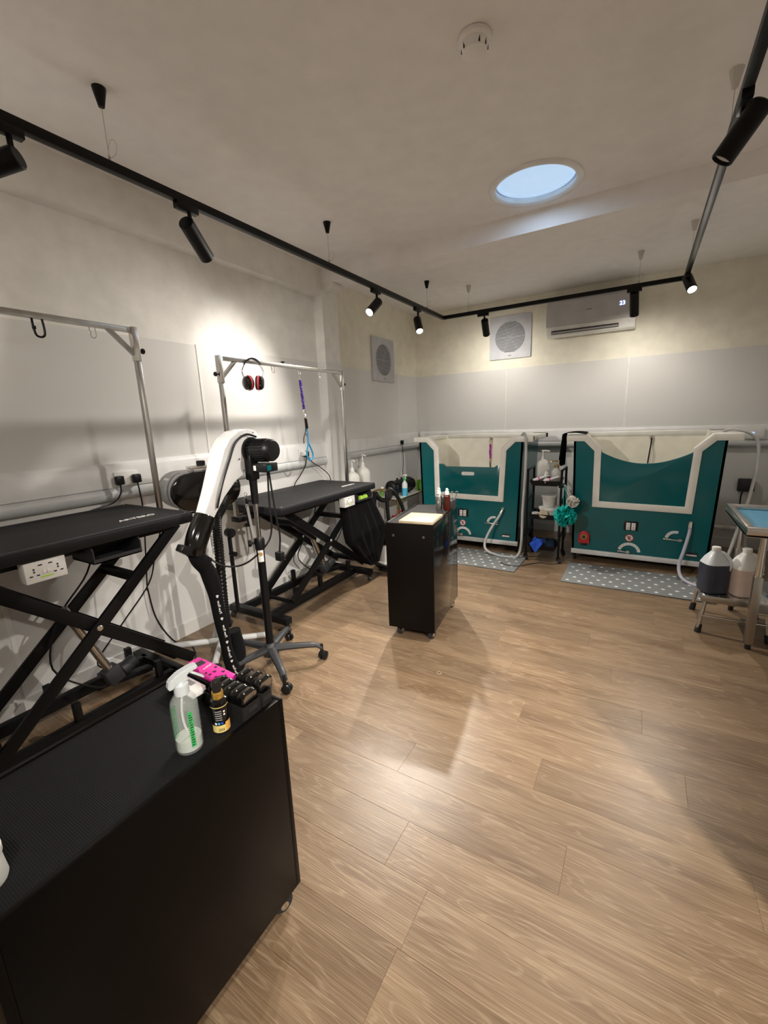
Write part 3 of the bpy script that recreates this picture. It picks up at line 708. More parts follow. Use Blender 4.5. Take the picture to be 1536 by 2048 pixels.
# earmuffs hung over a hook: headband up, two cups, pink accents
t = thing('earmuffs', 'black and red ear defenders hanging from the far table arm', 'ear defenders', (T2X+0.03, 2.235, 1.70))
rx, ry = Vector((0.52, 0.85, 0)), Vector((0.85, -0.52, 0))
ec = Vector((T2X+0.035, 2.235, 0))
def E3(a, z, o=0.0): return ec+rx*a+ry*o+Vector((0, 0, z))
b = nb(); N_ = 13
prev = None
for i in range(N_):
    an = R(20+140*i/(N_-1)); c = E3(0.062*math.cos(an), 1.885+0.068*math.sin(an)); cur = [b.verts.new(c+ry*s) for s in (-0.02, 0.02)]
    c2 = E3(0.055*math.cos(an), 1.885+0.061*math.sin(an)); cur += [b.verts.new(c2+ry*s) for s in (0.02, -0.02)]
    if prev:
        for k in range(4): b.faces.new((prev[k], prev[(k+1) % 4], cur[(k+1) % 4], cur[k]))
    else: b.faces.new(cur)
    prev = cur
b.faces.new(prev[::-1]); P('headband', b, 'black_plastic', t)
for s in (-1, 1):
    for o in (-0.013, 0.013):
        b = nb(); tube(b, [E3(s*0.056, 1.905, o), E3(s*0.072, 1.865, o), E3(s*0.064, 1.82, o*0.8), E3(s*0.052, 1.79, 0)], 0.0022, 6); P('wire_arm', b, 'chrome', t)
    cc = E3(s*0.040, 1.785); ax = (rx*s+ry*0.35+Vector((0, 0, -0.1))).normalized()
    fr = frame_from(ax)
    b = nb(); lathe(b, [(0, 0.032), (0.030, 0.030), (0.046, 0.018), (0.050, 0.0), (0.0, 0.0)], cc, 28, fr); cu = P('ear_cup', b, 'black_gloss', t)
    b = nb(); lathe(b, [(0.0, 0.0), (0.052, 0.0), (0.053, -0.006), (0.050, -0.010), (0, -0.010)], cc, 28, fr); P('cup_rim', b, 'red_soft', cu)
    b = nb(); lathe(b, [(0.048, -0.010), (0.050, -0.018), (0.040, -0.026), (0.026, -0.024), (0.024, -0.012)], cc, 28, fr); P('cushion', b, 'black_rubber', cu)
# purple webbing lead with blue rope noose
lx, ly = T2X, 2.765
t = thing('grooming_lead', 'purple grooming lead with blue rope loop hanging from the far arm', 'lead', (lx, ly, 1.22))
b = nb(); tube(b, ring_path((lx, ly, 1.895), 0.012, 0.028, (0, 1, 0)), 0.003, 7, 3, True); cyl(b, (lx, ly, 1.835), (lx, ly, 1.87), 0.006, n=10); P('snap_hook', b, 'chrome', t)
b = nb()
for i in range(14):
    z = 1.83-i*0.0165; a = Euler((0.25*math.sin(i*1.7), 0.2*math.cos(i*2.1), i*0.5)).to_matrix().to_4x4()
    y_ = ly+0.0016*i
    box(b, -0.011, 0.011, -0.008, 0.008, -0.008, 0.008, 0.003, Matrix.Translation((lx, y_, z)) @ a)
P('braided_strap', b, 'purple', t)
b = nb(); tube(b, ring_path((lx, ly+0.025, 1.58), 0.012, 0.018, (0.4, 1, 0)), 0.003, 7, 3, True); tube(b, ring_path((lx, ly+0.028, 1.545), 0.010, 0.020, (1, -0.3, 0)), 0.003, 7, 3, True); P('ring', b, 'chrome', t)
b = nb(); tube(b, [(lx, ly+0.02, 1.54), (lx, ly+0.022, 1.48), (lx, ly+0.02, 1.43), (lx, ly-0.01, 1.37), (lx, ly-0.012, 1.33)], 0.0045, 7); tube(b, [(lx, ly+0.012, 1.415), (lx, ly+0.032, 1.39)], 0.003, 6); P('leather_strap', b, 'strap_brown', t)
b = nb(); tube(b, [(lx, ly+0.03, 1.53), (lx, ly+0.037, 1.48), (lx, ly+0.04, 1.45)], 0.012, 9); P('rope_grip', b, 'black_cloth', t)
b = nb(); tube(b, [(lx, ly+0.036, 1.47), (lx, ly+0.044, 1.40), (lx, ly+0.042, 1.33), (lx, ly+0.022, 1.27), (lx, ly+0.018, 1.22), (lx, ly+0.045, 1.185), (lx, ly+0.085, 1.20), (lx, ly+0.09, 1.24), (lx, ly+0.062, 1.30), (lx, ly+0.046, 1.33)], 0.007, 9); P('rope_loop', b, 'rope_blue', t)

# strap hanging from the clamp at the near end of the far table
sx_, sy_ = T2X+0.09, 2.005
t = thing('restraint_strap', 'grey webbing strap with snap hooks hanging from the far table clamp', 'strap', (sx_, sy_, 0.55))
b = nb(); obox(b, (sx_, sy_, 0.985), (sx_+0.01, sy_+0.015, 0.80), 0.018, 0.003, (1, -0.6, 0)); obox(b, (sx_+0.01, sy_+0.015, 0.80), (sx_+0.015, sy_+0.03, 0.70), 0.016, 0.003, (1, -0.6, 0)); P('webbing', b, 'strap_gray', t)
b = nb()
for i in range(6): tube(b, ring_path((sx_+0.004*math.sin(i*2), sy_+0.003*math.cos(i*2), 1.03-0.017*i), 0.009, 0.012, (1, 0.3*(-1)**i, 0)), 0.0022, 6, 3, True)
P('chain', b, 'chrome', t)
b = nb(); obox(b, (sx_+0.015, sy_+0.03, 0.70), (sx_+0.012, sy_+0.038, 0.60), 0.010, 0.004, (1, -0.6, 0)); cyl(b, (sx_+0.015, sy_+0.03, 0.71), (sx_+0.015, sy_+0.03, 0.69), 0.011, n=10); P('leather_end', b, 'strap_brown', t)
b = nb(); tube(b, ring_path((sx_+0.011, sy_+0.04, 0.585), 0.008, 0.016, (1, 0.3, 0)), 0.002, 6, 3, True); P('end_ring', b, 'chrome', t)

# lime clipper in the tray of the far table
t = thing('dumbbell_toy', 'lime green roll lying in the tray under the far table', 'toy', (T2X+0.27, 3.17, T2Z-0.138))
zc_ = T2Z-0.139+0.022
b = nb(); cyl(b, (T2X+0.275, 3.125, zc_), (T2X+0.275, 3.165, zc_), 0.022, n=18, bev=0.005); P('end_knob', b, 'lime', t)
b = nb(); cyl(b, (T2X+0.275, 3.165, zc_), (T2X+0.275, 3.195, zc_), 0.012, n=14); P('grip', b, 'lime', t)
b = nb(); cyl(b, (T2X+0.275, 3.195, zc_), (T2X+0.275, 3.235, zc_), 0.022, n=18, bev=0.005); P('end_knob', b, 'lime', t)

# black pleated cloth bag hung from the far table's end
b = nb(); N1, N2 = 40, 8
top0, top1 = Vector((-2.22, 3.03, 0.80)), Vector((-2.15, 3.33, 0.82))
def clothpt(i, j):
    u = i/N1; v = j/N2
    a = top0.lerp(top1, u); 
    bot0, bot1 = Vector((-2.16, 3.00, 0.42)), Vector((-2.08, 3.50, 0.45))
    mid = bot0.lerp(bot1, u); low = Vector((-2.09, 3.20+0.14*u, 0.16))
    p = a.lerp(mid, v/0.6) if v <= 0.6 else mid.lerp(low, (v-0.6)/0.4)
    ridge = math.sin(u*math.pi*9)*0.016*(0.3+v if v <= 0.6 else 0.9-0.9*(v-0.6)/0.4)
    return p+Vector((0.85, -0.5, 0))*ridge
for side in (0, 1):
    g = [[b.verts.new(clothpt(i, j)+Vector((-0.10, 0.02, 0))*side) for j in range(N2+1)] for i in range(N1+1)]
    for i in range(N1):
        for j in range(N2): b.faces.new((g[i][j], g[i+1][j], g[i+1][j+1], g[i][j+1]))
    if side == 0: g0 = g
for i in range(N1):
    b.faces.new((g0[i][0], g0[i+1][0], g[i+1][0], g[i][0])); b.faces.new((g0[i][N2], g0[i+1][N2], g[i+1][N2], g[i][N2]))
for j in range(N2):
    b.faces.new((g0[0][j], g0[0][j+1], g[0][j+1], g[0][j])); b.faces.new((g0[N1][j], g0[N1][j+1], g[N1][j+1], g[N1][j]))
T('hair_bag', b, 'black_cloth', 'black pleated fabric bag hanging under the end of the far table', 'bag', shade=60)

# ================================================================== FINISHING DRYER ON STAND (white arm, black motor)
DX, DY = -1.90, 1.705
t = thing('stand_dryer', 'white arm stand dryer with black motor on a five star wheeled base', 'dryer', (DX, DY, 0))
b = nb(); lathe(b, [(0, 0.085), (0.050, 0.085), (0.052, 0.11), (0.040, 0.15), (0.024, 0.165), (0, 0.165)], (DX, DY, 0), 24); P('hub', b, 'dark_gray', t)
fd = Vector((0.265, 0.224, 0)); a0 = math.atan2(fd.y, fd.x)
for i in range(5):
    a = a0+i*2*math.pi/5; d = Vector((math.cos(a), math.sin(a), 0)); s = Vector((-d.y, d.x, 0)); o0 = Vector((DX, DY, 0))
    b = nb(); prev = None
    for k in range(9):
        u = k/8; c = o0+d*(0.02+0.30*u)+Vector((0, 0, 0.125-0.018*u*u-(0.022 if k == 8 else 0)))
        wd = 0.030-0.011*u; ht = 0.024-0.008*u
        cur = [b.verts.new(c+s*(wd*math.cos(q))+Vector((0, 0, ht*math.sin(q)))) for q in [2*math.pi*z/10 for z in range(10)]]
        if prev:
            for z in range(10): b.faces.new((prev[z], prev[(z+1) % 10], cur[(z+1) % 10], cur[z]))
        else: b.faces.new(cur)
        prev = cur
    b.faces.new(prev[::-1]); le = P('leg', b, 'dark_gray', t)
    e = o0+d*0.315
    b = nb(); cyl(b, e+Vector((0, 0, 0.11)), e+Vector((0, 0, 0.045)), 0.011, n=12); P('caster_stem', b, 'black_plastic', le)
    sd = Vector((math.cos(a+0.9), math.sin(a+0.9), 0)); sw = Vector((-sd.y, sd.x, 0)); cc = e+sd*0.012+Vector((0, 0, 0.029))
    b = nb()
    for k in (-1, 1): lathe(b, [(0, k*0.004), (0.024, k*0.004), (0.029, k*0.008), (0.028, k*0.02), (0.018, k*0.025), (0, k*0.025)], cc, 20, (sd, Vector((0, 0, 1)), sw))
    P('caster', b, 'black_plastic', le)
b = nb(); cyl(b, (DX, DY, 0.15), (DX, DY, 0.80), 0.0235, n=20); P('lower_pole', b, 'black_metal', t)
b = nb(); cyl(b, (DX, DY, 0.79), (DX, DY, 1.08), 0.014, n=18); P('upper_pole', b, 'chrome', t)
b = nb(); lathe(b, [(0, 0.775), (0.029, 0.775), (0.031, 0.83), (0.024, 0.845), (0, 0.845)], (DX, DY, 0), 20)
kd = Vector((-0.7, -0.7, 0)).normalized(); cyl(b, Vector((DX, DY, 0.815)), Vector((DX, DY, 0.815))+kd*0.055, 0.008, n=10); cyl(b, Vector((DX, DY, 0.815))+kd*0.045, Vector((DX, DY, 0.815))+kd*0.065, 0.022, n=6, bev=0.004); P('height_clamp', b, 'black_plastic', t)
b = nb(); lathe(b, [(0, 1.05), (0.020, 1.05), (0.022, 1.17), (0.026, 1.22), (0, 1.22)], (DX, DY, 0), 18); cyl(b, Vector((DX, DY, 1.07)), Vector((DX, DY, 1.07))+kd*0.045, 0.007, n=10); cyl(b, Vector((DX, DY, 1.07))+kd*0.038, Vector((DX, DY, 1.07))+kd*0.055, 0.020, n=6, bev=0.004); P('upper_clamp', b, 'black_plastic', t)
# sticker on the pole
vd = Vector((0.744, -0.668, 0)); vs = Vector((0.668, 0.744, 0))
b = nb()
for i in range(7):
    a = R(-40+80*i/6)
    p = Vector((DX, DY, 0))+(vd*math.cos(a)+vs*math.sin(a))*0.0242
    if i: b.faces.new((pv[0], b.verts.new(p+Vector((0, 0, 0.70))), b.verts.new(p+Vector((0, 0, 0.772))), pv[1]))
    pv = (b.verts.new(p+Vector((0, 0, 0.70))), b.verts.new(p+Vector((0, 0, 0.772))))
st = P('sticker', b, 'label_white', t, label='white sticker on the pole', shade=60)
b = nb(); c = Vector((DX, DY, 0.748))+vd*0.0236; cyl(b, c, c+vd*0.0018, 0.012, n=16); P('sticker_print', b, 'brown_stain', st)
# blower casing: flat snail housing tapering into a square arm; lies in the plane (h, z), motor axis n
nrm = Vector((0.93, 0.10, 0)).normalized()
hh = Vector((0.10, -0.93, 0)).normalized()
o = Vector((DX-0.075, DY+0.02, 1.355))
def Q(a, z, n_): return o+hh*a+Vector((0, 0, z))+nrm*n_
sc_ = [(0.030, -0.112), (-0.05, -0.102), (-0.10, -0.05), (-0.115, 0.01), (-0.10, 0.07), (-0.05, 0.112), (0.01, 0.122), (0.08, 0.112), (0.15, 0.075), (0.20, 0.018), (0.245, -0.075), (0.30, -0.180), (0.389, -0.333), (0.329, -0.359), (0.220, -0.235), (0.13, -0.160)]
b = nb()
v0 = [b.verts.new(Q(p[0], p[1], -0.055+0.023*min(1, max(0, -p[1]/0.3)))) for p in sc_]; v1 = [b.verts.new(Q(p[0], p[1], 0.055-0.023*min(1, max(0, -p[1]/0.3)))) for p in sc_]
b.faces.new(v0); b.faces.new(v1[::-1])
for i in range(len(sc_)): b.faces.new((v0[i], v1[i], v1[(i+1) % len(sc_)], v0[(i+1) % len(sc_)]))
bmesh.ops.recalc_face_normals(b, faces=list(b.faces))
bmesh.ops.bevel(b, geom=list(b.edges), offset=0.008, segments=2, affect='EDGES', profile=0.5)
cas = P('blower_casing', b, 'white_gloss', t)
for p in ((0.07, 0.085), (-0.03, 0.100), (0.10, -0.04), (0.075, -0.105), (0.14, -0.16), (-0.09, -0.03)):
    b = nb(); cyl(b, Q(p[0], p[1], 0.053), Q(p[0], p[1], 0.0575), 0.005, n=8); P('screw', b, 'bolt', cas)
# black elbow nozzle at the arm end and outlet
b = nb(); tube(b, [Q(0.335, -0.315, 0), Q(0.360, -0.352, 0), Q(0.395, -0.405, 0), Q(0.420, -0.455, 0), Q(0.425, -0.500, 0)], 0.051, 24, 6, prof=lambda u: 1.0+0.16*math.sin(u*math.pi*0.85)-0.16*u*u); el = P('nozzle_elbow', b, 'black_gloss', t)
ed_ = (Q(0.36, -0.352, 0)-Q(0.335, -0.315, 0)).normalized()
b = nb(); lathe(b, [(0.045, 0), (0.054, 0), (0.054, 0.014), (0.045, 0.014)], Q(0.338, -0.320, 0), 28, frame_from(ed_)); P('collar', b, 'black_gloss', el)
n0 = Q(0.425, -0.500, 0)
b = nb(); obox(b, Q(0.515, -0.435, 0), Q(0.350, -0.560, 0), 0.05, 0.036, (0, 0, 1), 0.006); P('outlet_bracket', b, 'black_plastic', t)
# motor with cooling ribs
m0 = Q(0.0, 0.0, 0.055)
b = nb(); cyl(b, m0, m0+nrm*0.012, 0.075, n=28); lathe(b, [(0, 0.01), (0.058, 0.01), (0.058, 0.125), (0.062, 0.127), (0.062, 0.150), (0.052, 0.165), (0.0, 0.168)], m0, 28, frame_from(nrm)); mo = P('motor', b, 'black_plastic', t)
fr = frame_from(nrm)
for i in range(20):
    a = 2*math.pi*i/20; rr = fr[0]*math.cos(a)+fr[1]*math.sin(a)
    b = nb(); obox(b, m0+rr*0.060+nrm*0.015, m0+rr*0.060+nrm*0.122, 0.003, 0.012, tuple(rr)); P('cooling_fin', b, 'black_plastic', mo)
# bracket and control box below the motor
b = nb(); box(b, DX-0.028, DX+0.028, DY-0.030, DY+0.030, 1.19, 1.335, 0.008); obox(b, (DX-0.05, DY, 1.31), (DX+0.01, DY, 1.33), 0.06, 0.05, (0, 0, 1), 0.005); P('swivel_bracket', b, 'black_plastic', t)
mxc = basis(Vector((DX+0.045, DY+0.045, 1.262)), Vector((0.93, 0.10, 0)), Vector((0.10*-1, 0.93, 0)))
cb = P('control_box', box(nb(), -0.055, 0.065, -0.055, 0.05, -0.028, 0.020, 0.004, mxc), 'black_plastic', t)
b = nb(); box(b, -0.05, -0.005, -0.0565, -0.0545, -0.018, 0.010, 0, mxc); P('warning_label', b, 'label_white', cb)
b = nb(); box(b, -0.048, -0.040, -0.058, -0.0565, -0.016, 0.008, 0, mxc); P('warning_mark', b, 'red_plastic', cb)
b = nb(); box(b, 0.064, 0.067, -0.045, -0.012, -0.018, 0.010, 0, mxc); P('dial_plate', b, 'teal', cb)
b = nb(); tube(b, [Q(0.04, -0.10, 0.06), Q(0.03, -0.05, 0.085), Q(0.0, -0.02, 0.10), Q(-0.04, -0.05, 0.10)], 0.005, 8); P('motor_cable', b, 'black_plastic', t)
b = nb(); tube(b, [Q(-0.02, 0.075, 0.085), Q(0.05, 0.092, 0.075), Q(0.13, 0.05, 0.068), Q(0.185, -0.04, 0.064), Q(0.235, -0.13, 0.060), Q(0.270, -0.21, 0.055), Q(0.290, -0.28, 0.045)], 0.006, 8); P('motor_cable', b, 'black_plastic', t)
for dx_, pts in ((0, [(DX+0.05, DY+0.07, 1.23), (DX+0.05, DY+0.06, 1.05), (DX+0.055, DY+0.055, 0.90), (DX+0.035, DY+0.02, 0.80), (DX-0.05, DY-0.08, 0.70), (DX-0.16, DY-0.16, 0.70), (DX-0.26, DY-0.22, 0.80)]), (1, [(DX+0.055, DY+0.075, 1.23), (DX+0.075, DY+0.075, 1.00), (DX+0.085, DY+0.085, 0.85), (DX+0.08, DY+0.075, 0.745)])):
    b = nb(); tube(b, pts, 0.0055, 8); P('power_cable', b, 'black_plastic', t)
pc = Vector((DX+0.08, DY+0.075, 0.72))
b = nb(); box(b, pc.x-0.025, pc.x+0.025, pc.y-0.018, pc.y+0.018, pc.z-0.03, pc.z+0.025, 0.006); pl = P('plug', b, 'black_plastic', t)
for dz in (-0.015, 0.005):
    b = nb(); box(b, pc.x+0.02, pc.x+0.045, pc.y-0.003, pc.y+0.003, pc.z+dz-0.003, pc.z+dz+0.003); P('pin', b, 'chrome', pl)

# ================================================================== TWIN BLASTER DRYER ON WHITE STAND
KX, KY = -2.42, 1.73
t = thing('blaster_dryer', 'black capsule shaped blaster dryer on a white X-base stand against the wall', 'dryer', (KX, KY, 0))
for p, q in (((-2.66, 1.50), (-2.165, 1.935)), ((-2.19, 1.505), (-2.63, 1.965))):
    b = nb(); cyl(b, (*p, 0.045), (*q, 0.045), 0.020, n=16); lg = P('stand_leg', b, 'white_metal', t)
    for e in (p, q): caster(lg, (*e, 0.045), 0.020, (0.5, 0.5, 0))
b = nb(); cyl(b, (KX, KY, 0.04), (KX, KY, 0.98), 0.020, n=18); P('stand_pole', b, 'white_metal', t)
b = nb(); prism(b, [(-0.05, 0.065), (0.05, 0.065), (0.015, 0.20), (-0.015, 0.20)], 'y', -0.006, 0.006, 0, basis((KX, KY, 0), (0.86, 0.52, 0), (-0.52, 0.86, 0))); P('gusset', b, 'white_metal', t)
b = nb(); box(b, KX-0.10, KX+0.10, KY-0.09, KY+0.09, 0.975, 0.987, 0.003); P('support_plate', b, 'steel_bright', t)
hv = Vector((0.26, 0.966, 0)); dv = Vector((-0.966, 0.26, 0)); zc2 = 1.112; hc = Vector((KX+0.02, KY-0.015, zc2))
mxd = Matrix(((hv.x, dv.x, 0, hc.x), (hv.y, dv.y, 0, hc.y), (0, 0, 1, hc.z), (0, 0, 0, 1)))
def stad(hx, r, k=12):
    return [(hx+r*math.cos(R(-90+180*i/k)), r*math.sin(R(-90+180*i/k))) for i in range(k+1)] + [(-hx+r*math.cos(R(90+180*i/k)), r*math.sin(R(90+180*i/k))) for i in range(k+1)]
b = nb(); prism(b, stad(0.098, 0.118), 'y', -0.09, 0.13, 0.0, mxd); P('body_shell', b, 'mid_gray', t)
b = nb(); prism(b, stad(0.098, 0.119), 'y', -0.125, -0.088, 0.014, mxd); fc = P('front_cover', b, 'black_gloss', t)
for xx in (0.02,):
    b = nb(); lathe(b, [(0, 0.0), (0.075, 0.0), (0.075, 0.012), (0.06, 0.016), (0.05, 0.006), (0, 0.006)], mxd @ Vector((xx, -0.124, 0)), 28, frame_from(-dv)); P('air_intake', b, 'black_plastic', fc)
b = nb()
for k in (-1, 1): box(b, -0.02+k*0.045-0.010, -0.02+k*0.045+0.010, -0.09, -0.03, 0.11, 0.145, 0.004, mxd)
box(b, -0.08, 0.05, -0.10, -0.02, 0.136, 0.152, 0.005, mxd); P('handle', b, 'steel_bright', t)
b = nb(); cyl(b, mxd @ Vector((0.0, -0.06, 0.150)), mxd @ Vector((0.0, -0.06, 0.182)), 0.026, n=18, bev=0.004); P('control_knob', b, 'black_plastic', t)
b = nb(); box(b, -0.13, -0.05, -0.06, 0.06, -0.140, -0.112, 0.003, mxd); cyl(b, mxd @ Vector((0.0, -0.08, -0.130)), mxd @ Vector((0.05, -0.08, -0.130)), 0.012, n=12); P('foot_bracket', b, 'black_metal', t)
P('brand_print', text_bm('ARTERO', 0.022, mxd @ basis((-0.185, 0.03, 0.080), (0, -1, 0), (0.68, 0, 0.73))), 'label_white', t, shade=0)
# ribbed hose hanging down, and printed hose sleeve of the other blower
b = nb(); hp = [mxd @ Vector((0.12, -0.10, -0.06)), mxd @ Vector((0.06, -0.16, -0.11)), Vector((-2.21, 1.665, 0.93)), Vector((-2.20, 1.645, 0.72)), Vector((-2.20, 1.632, 0.42)), Vector((-2.195, 1.63, 0.24))]
tube(b, hp, 0.030, 16, 26, rib=0.14); P('ribbed_hose', b, 'black_plastic', t)
b = nb(); box(b, -2.205, -2.185, 1.72, 1.74, 0.30, 0.86, 0.003); cyl(b, (-2.20, 1.73, 0.84), (-2.16, 1.72, 0.84), 0.03, n=16); cyl(b, (-2.20, 1.73, 0.70), (-2.155, 1.73, 0.70), 0.016, n=14); P('hose_holder', b, 'black_metal', t)

t = thing('hose_sleeve', 'black fabric sleeve hose with white paw prints drooping from the white dryer arm', 'hose', (-1.95, 1.42, 0.06))
sp = [Q(0.43, -0.49, 0), Q(0.405, -0.545, 0), Q(0.365, -0.61, 0), Q(0.340, -0.72, 0), Q(0.328, -0.85, 0), Q(0.312, -1.0, 0), Q(0.295, -1.13, -0.005), Q(0.265, -1.245, -0.01), Q(0.215, -1.255, -0.02), Q(0.195, -1.15, -0.03), Q(0.205, -1.04, -0.035)]
b = nb(); tube(b, sp, 0.040, 16, 8, prof=lambda u: 0.92+0.12*math.sin(u*9)+0.05*math.sin(u*31)); P('sleeve', b, 'black_cloth', t)
b = nb(); tube(b, sp[:4], 0.034, 14, 14, rib=0.12); P('ribbed_hose', b, 'black_plastic', t)
# printed white paw marks on the sleeve
def paw(b, c, n_, s, upv=(0, 0, 1)):
    n_ = Vector(n_).normalized(); u = Vector(upv); sd = u.cross(n_).normalized(); u = n_.cross(sd)
    for (x, y, r) in ((0, -0.3, 0.42), (-0.5, 0.25, 0.2), (-0.18, 0.5, 0.2), (0.18, 0.5, 0.2), (0.5, 0.25, 0.2)):
        p = c+sd*(x*s)+u*(y*s); cyl(b, p-n_*0.001, p+n_*0.001, r*s, n=10)
SPt = smooth_pts(sp, 8); tocam = Vector((0.75, -0.60, 0.25)).normalized()
for idx in (26, 30, 34, 38, 42, 46, 50, 54):
    p = SPt[idx]; d = (SPt[idx+1]-SPt[idx-1]).normalized(); nn_ = (tocam-d*tocam.dot(d)).normalized()
    b = nb(); side = Vector((0.4, 0.6, 0))*(0.35 if idx % 8 else -0.3); nn2 = (nn_+side).normalized()
    if idx in (26, 34, 42, 50): paw(b, p+nn2*0.0425, nn2, 0.011)
    else:
        mx = basis(p+nn2*0.040, nn2.cross(d), d) ; sxd = d.cross(nn2)
        b.free(); b = text_bm('Pow Row', 0.020, Matrix(((-d.x, -sxd.x, nn2.x, (p+nn2*0.0435).x), (-d.y, -sxd.y, nn2.y, (p+nn2*0.0435).y), (-d.z, -sxd.z, nn2.z, (p+nn2*0.0435).z), (0, 0, 0, 1))))
    P('printed_mark', b, 'label_white', t, shade=0)

# ================================================================== DOG BATHS
def dog_bath(label, cx, style):
    YF, YK = 4.60, 5.37
    t = thing('dog_bath', label, 'dog bath', (cx, (YF+YK)/2, 0), group='teal dog baths with white rims')
    path = [(-0.665, 1.247), (-0.492, 1.247), (-0.382, 1.135), (-0.372, 0.605), (0.378, 0.595), (0.400, 1.135), (0.510, 1.245), (0.700, 1.245)]
    Lp, Rp = band(path, 0.030)
    path_w = [(cx+p[0], p[1]) for p in path]
    Lw = [(cx+p[0], p[1]) for p in Lp]; Rw = [(cx+p[0], p[1]) for p in Rp]
    b = nb(); prism(b, Lw+Rw[::-1], 'y', YF-0.018, YF+0.055, 0.004); P('front_rim', b, 'tub_frame', t, label='white moulded rim around the entry')
    # teal front panel (U shape) and side, back panels (narrower at the foot)
    wt, wb_ = 0.60, 0.565
    fp = [(cx-wb_, 0.13), (cx+wb_, 0.13), (cx+wt, 1.222)] + [(cx+p[0], p[1]) for p in reversed(path[1:7])][0:0] + [(cx+0.505, 1.222), (cx+0.405, 1.130), (cx+0.382, 0.592), (cx-0.376, 0.602), (cx-0.387, 1.130), (cx-0.488, 1.222), (cx-wt, 1.222)]
    b = nb(); prism(b, fp, 'y', YF, YF+0.02); P('front_panel', b, 'teal', t, shade=0)
    for s in (-1, 1):
        b = nb()
        v = [b.verts.new(p) for p in ((cx+s*wb_, YF, 0.13), (cx+s*wt, YF, 1.222), (cx+s*wt, YK, 1.222), (cx+s*wb_, YK, 0.13))]
        v2 = [b.verts.new(p.co-Vector((s*0.02, 0, 0))) for p in v]
        b.faces.new(v); b.faces.new(v2[::-1])
        for i in range(4): b.faces.new((v[i], v2[i], v2[(i+1) % 4], v[(i+1) % 4]))
        P('side_panel', b, 'teal', t, shade=0)
    b = nb(); box(b, cx-wb_, cx+wb_, YK-0.02, YK, 0.13, 1.222); P('back_panel', b, 'teal', t, shade=0)
    # cream inner basin
    b = nb(); zi = 0.60
    o_ = [(cx-0.545, YF+0.06), (cx+0.545, YF+0.06), (cx+0.545, YK-0.09), (cx-0.545, YK-0.09)]
    i_ = [(cx-0.50, YF+0.10), (cx+0.50, YF+0.10), (cx+0.50, YK-0.13), (cx-0.50, YK-0.13)]
    vt = [b.verts.new((*p, 1.270)) for p in o_]; vb = [b.verts.new((*p, zi)) for p in i_]
    for i in (1, 2, 3): b.faces.new((vt[i], vt[(i+1) % 4], vb[(i+1) % 4], vb[i]))
    b.faces.new(vb)
    bmesh.ops.bevel(b, geom=[e for e in b.edges if len(e.link_faces) == 2], offset=0.04, segments=3, affect='EDGES', profile=0.5)
    P('basin', b, 'tub_cream', t, shade=60)
    b = nb()
    box(b, cx-0.665, cx-0.535, YF, YK+0.03, 1.222, 1.274, 0.006); P('side_rim', b, 'tub_frame', t)
    b = nb(); box(b, cx+0.535, cx+0.700, YF, YK+0.03, 1.222, 1.274, 0.006); P('side_rim', b, 'tub_frame', t)
    b = nb(); box(b, cx-0.665, cx+0.700, YK-0.095, YK+0.03, 1.222, 1.274, 0.006); P('back_rim', b, 'tub_frame', t)
    # door
    if style == 1:
        dp = [(cx-0.345, 0.633), (cx+0.350, 0.625), (cx+0.368, 0.962), (cx+0.325, 0.962), (cx+0.298, 0.940), (cx-0.268, 0.940), (cx-0.300, 0.968), (cx-0.355, 0.968)]
        b = nb(); prism(b, dp, 'y', YF-0.004, YF+0.03, 0.002); d = P('door', b, 'teal', t, label='teal lift-out door with white hand slot')
        b = nb(); prism(b, rrect(cx-0.075, cx+0.075, 0.845, 0.885, 0.019, 6), 'y', YF-0.006, YF+0.002, 0.0); P('hand_slot', b, 'white_gloss', d)
    else:
        arc = [(cx+0.40-0.78*i/24, 1.135-0.128*math.sin(math.pi*i/24)**0.85) for i in range(1, 24)]
        dp = [(cx-0.345, 0.633), (cx+0.350, 0.625), (cx+0.372, 1.135)] + arc + [(cx-0.355, 1.145)]
        b = nb(); prism(b, dp, 'y', YF-0.004, YF+0.03, 0.002); d = P('door', b, 'teal', t, label='teal door with a curved dip in its top edge')
    # base
    b = nb(); box(b, cx-0.57, cx+0.57, YF-0.012, YF+0.03, 0.080, 0.128, 0.003); P('base_bar', b, 'white_metal', t)
    b = nb(); box(b, cx-0.56, cx+0.56, YF+0.03, YK-0.01, 0.095, 0.14); P('chassis', b, 'black_metal', t)
    for xx in (-0.545, 0.545):
        for yy in (YF+0.04, YK-0.06): caster(t, (cx+xx, yy, 0.085), 0.030, (0.2, 1, 0))
    # controls on the front
    yq = YF-0.001
    sx = cx-0.055
    b = nb(); box(b, sx-0.058, sx+0.058, yq-0.012, yq, 0.365, 0.455, 0.004); sw = P('switch_box', b, 'black_plastic', t)
    for k in (-1, 1):
        b = nb(); box(b, sx+k*0.022-0.017, sx+k*0.022+0.017, yq-0.018, yq-0.010, 0.372, 0.442, 0.003); r_ = P('rocker_switch', b, 'label_white', sw)
        for zz in (0.385, 0.400, 0.425):
            b = nb(); box(b, sx+k*0.022-0.008, sx+k*0.022+0.008, yq-0.019, yq-0.0175, zz-0.003, zz+0.003); P('switch_mark', b, 'red_plastic' if style == 1 and k < 0 else 'mid_gray', r_)
    fy = frame_from((0, -1, 0))
    b = nb(); cyl(b, (sx-0.005, yq, 0.290), (sx-0.005, yq-0.002, 0.290), 0.036, n=28); sg = P('warning_sign', b, 'red_plastic', t, label='round red and white prohibition sign')
    b = nb(); cyl(b, (sx-0.005, yq-0.002, 0.290), (sx-0.005, yq-0.003, 0.290), 0.030, n=28); P('sign_face', b, 'label_white', sg)
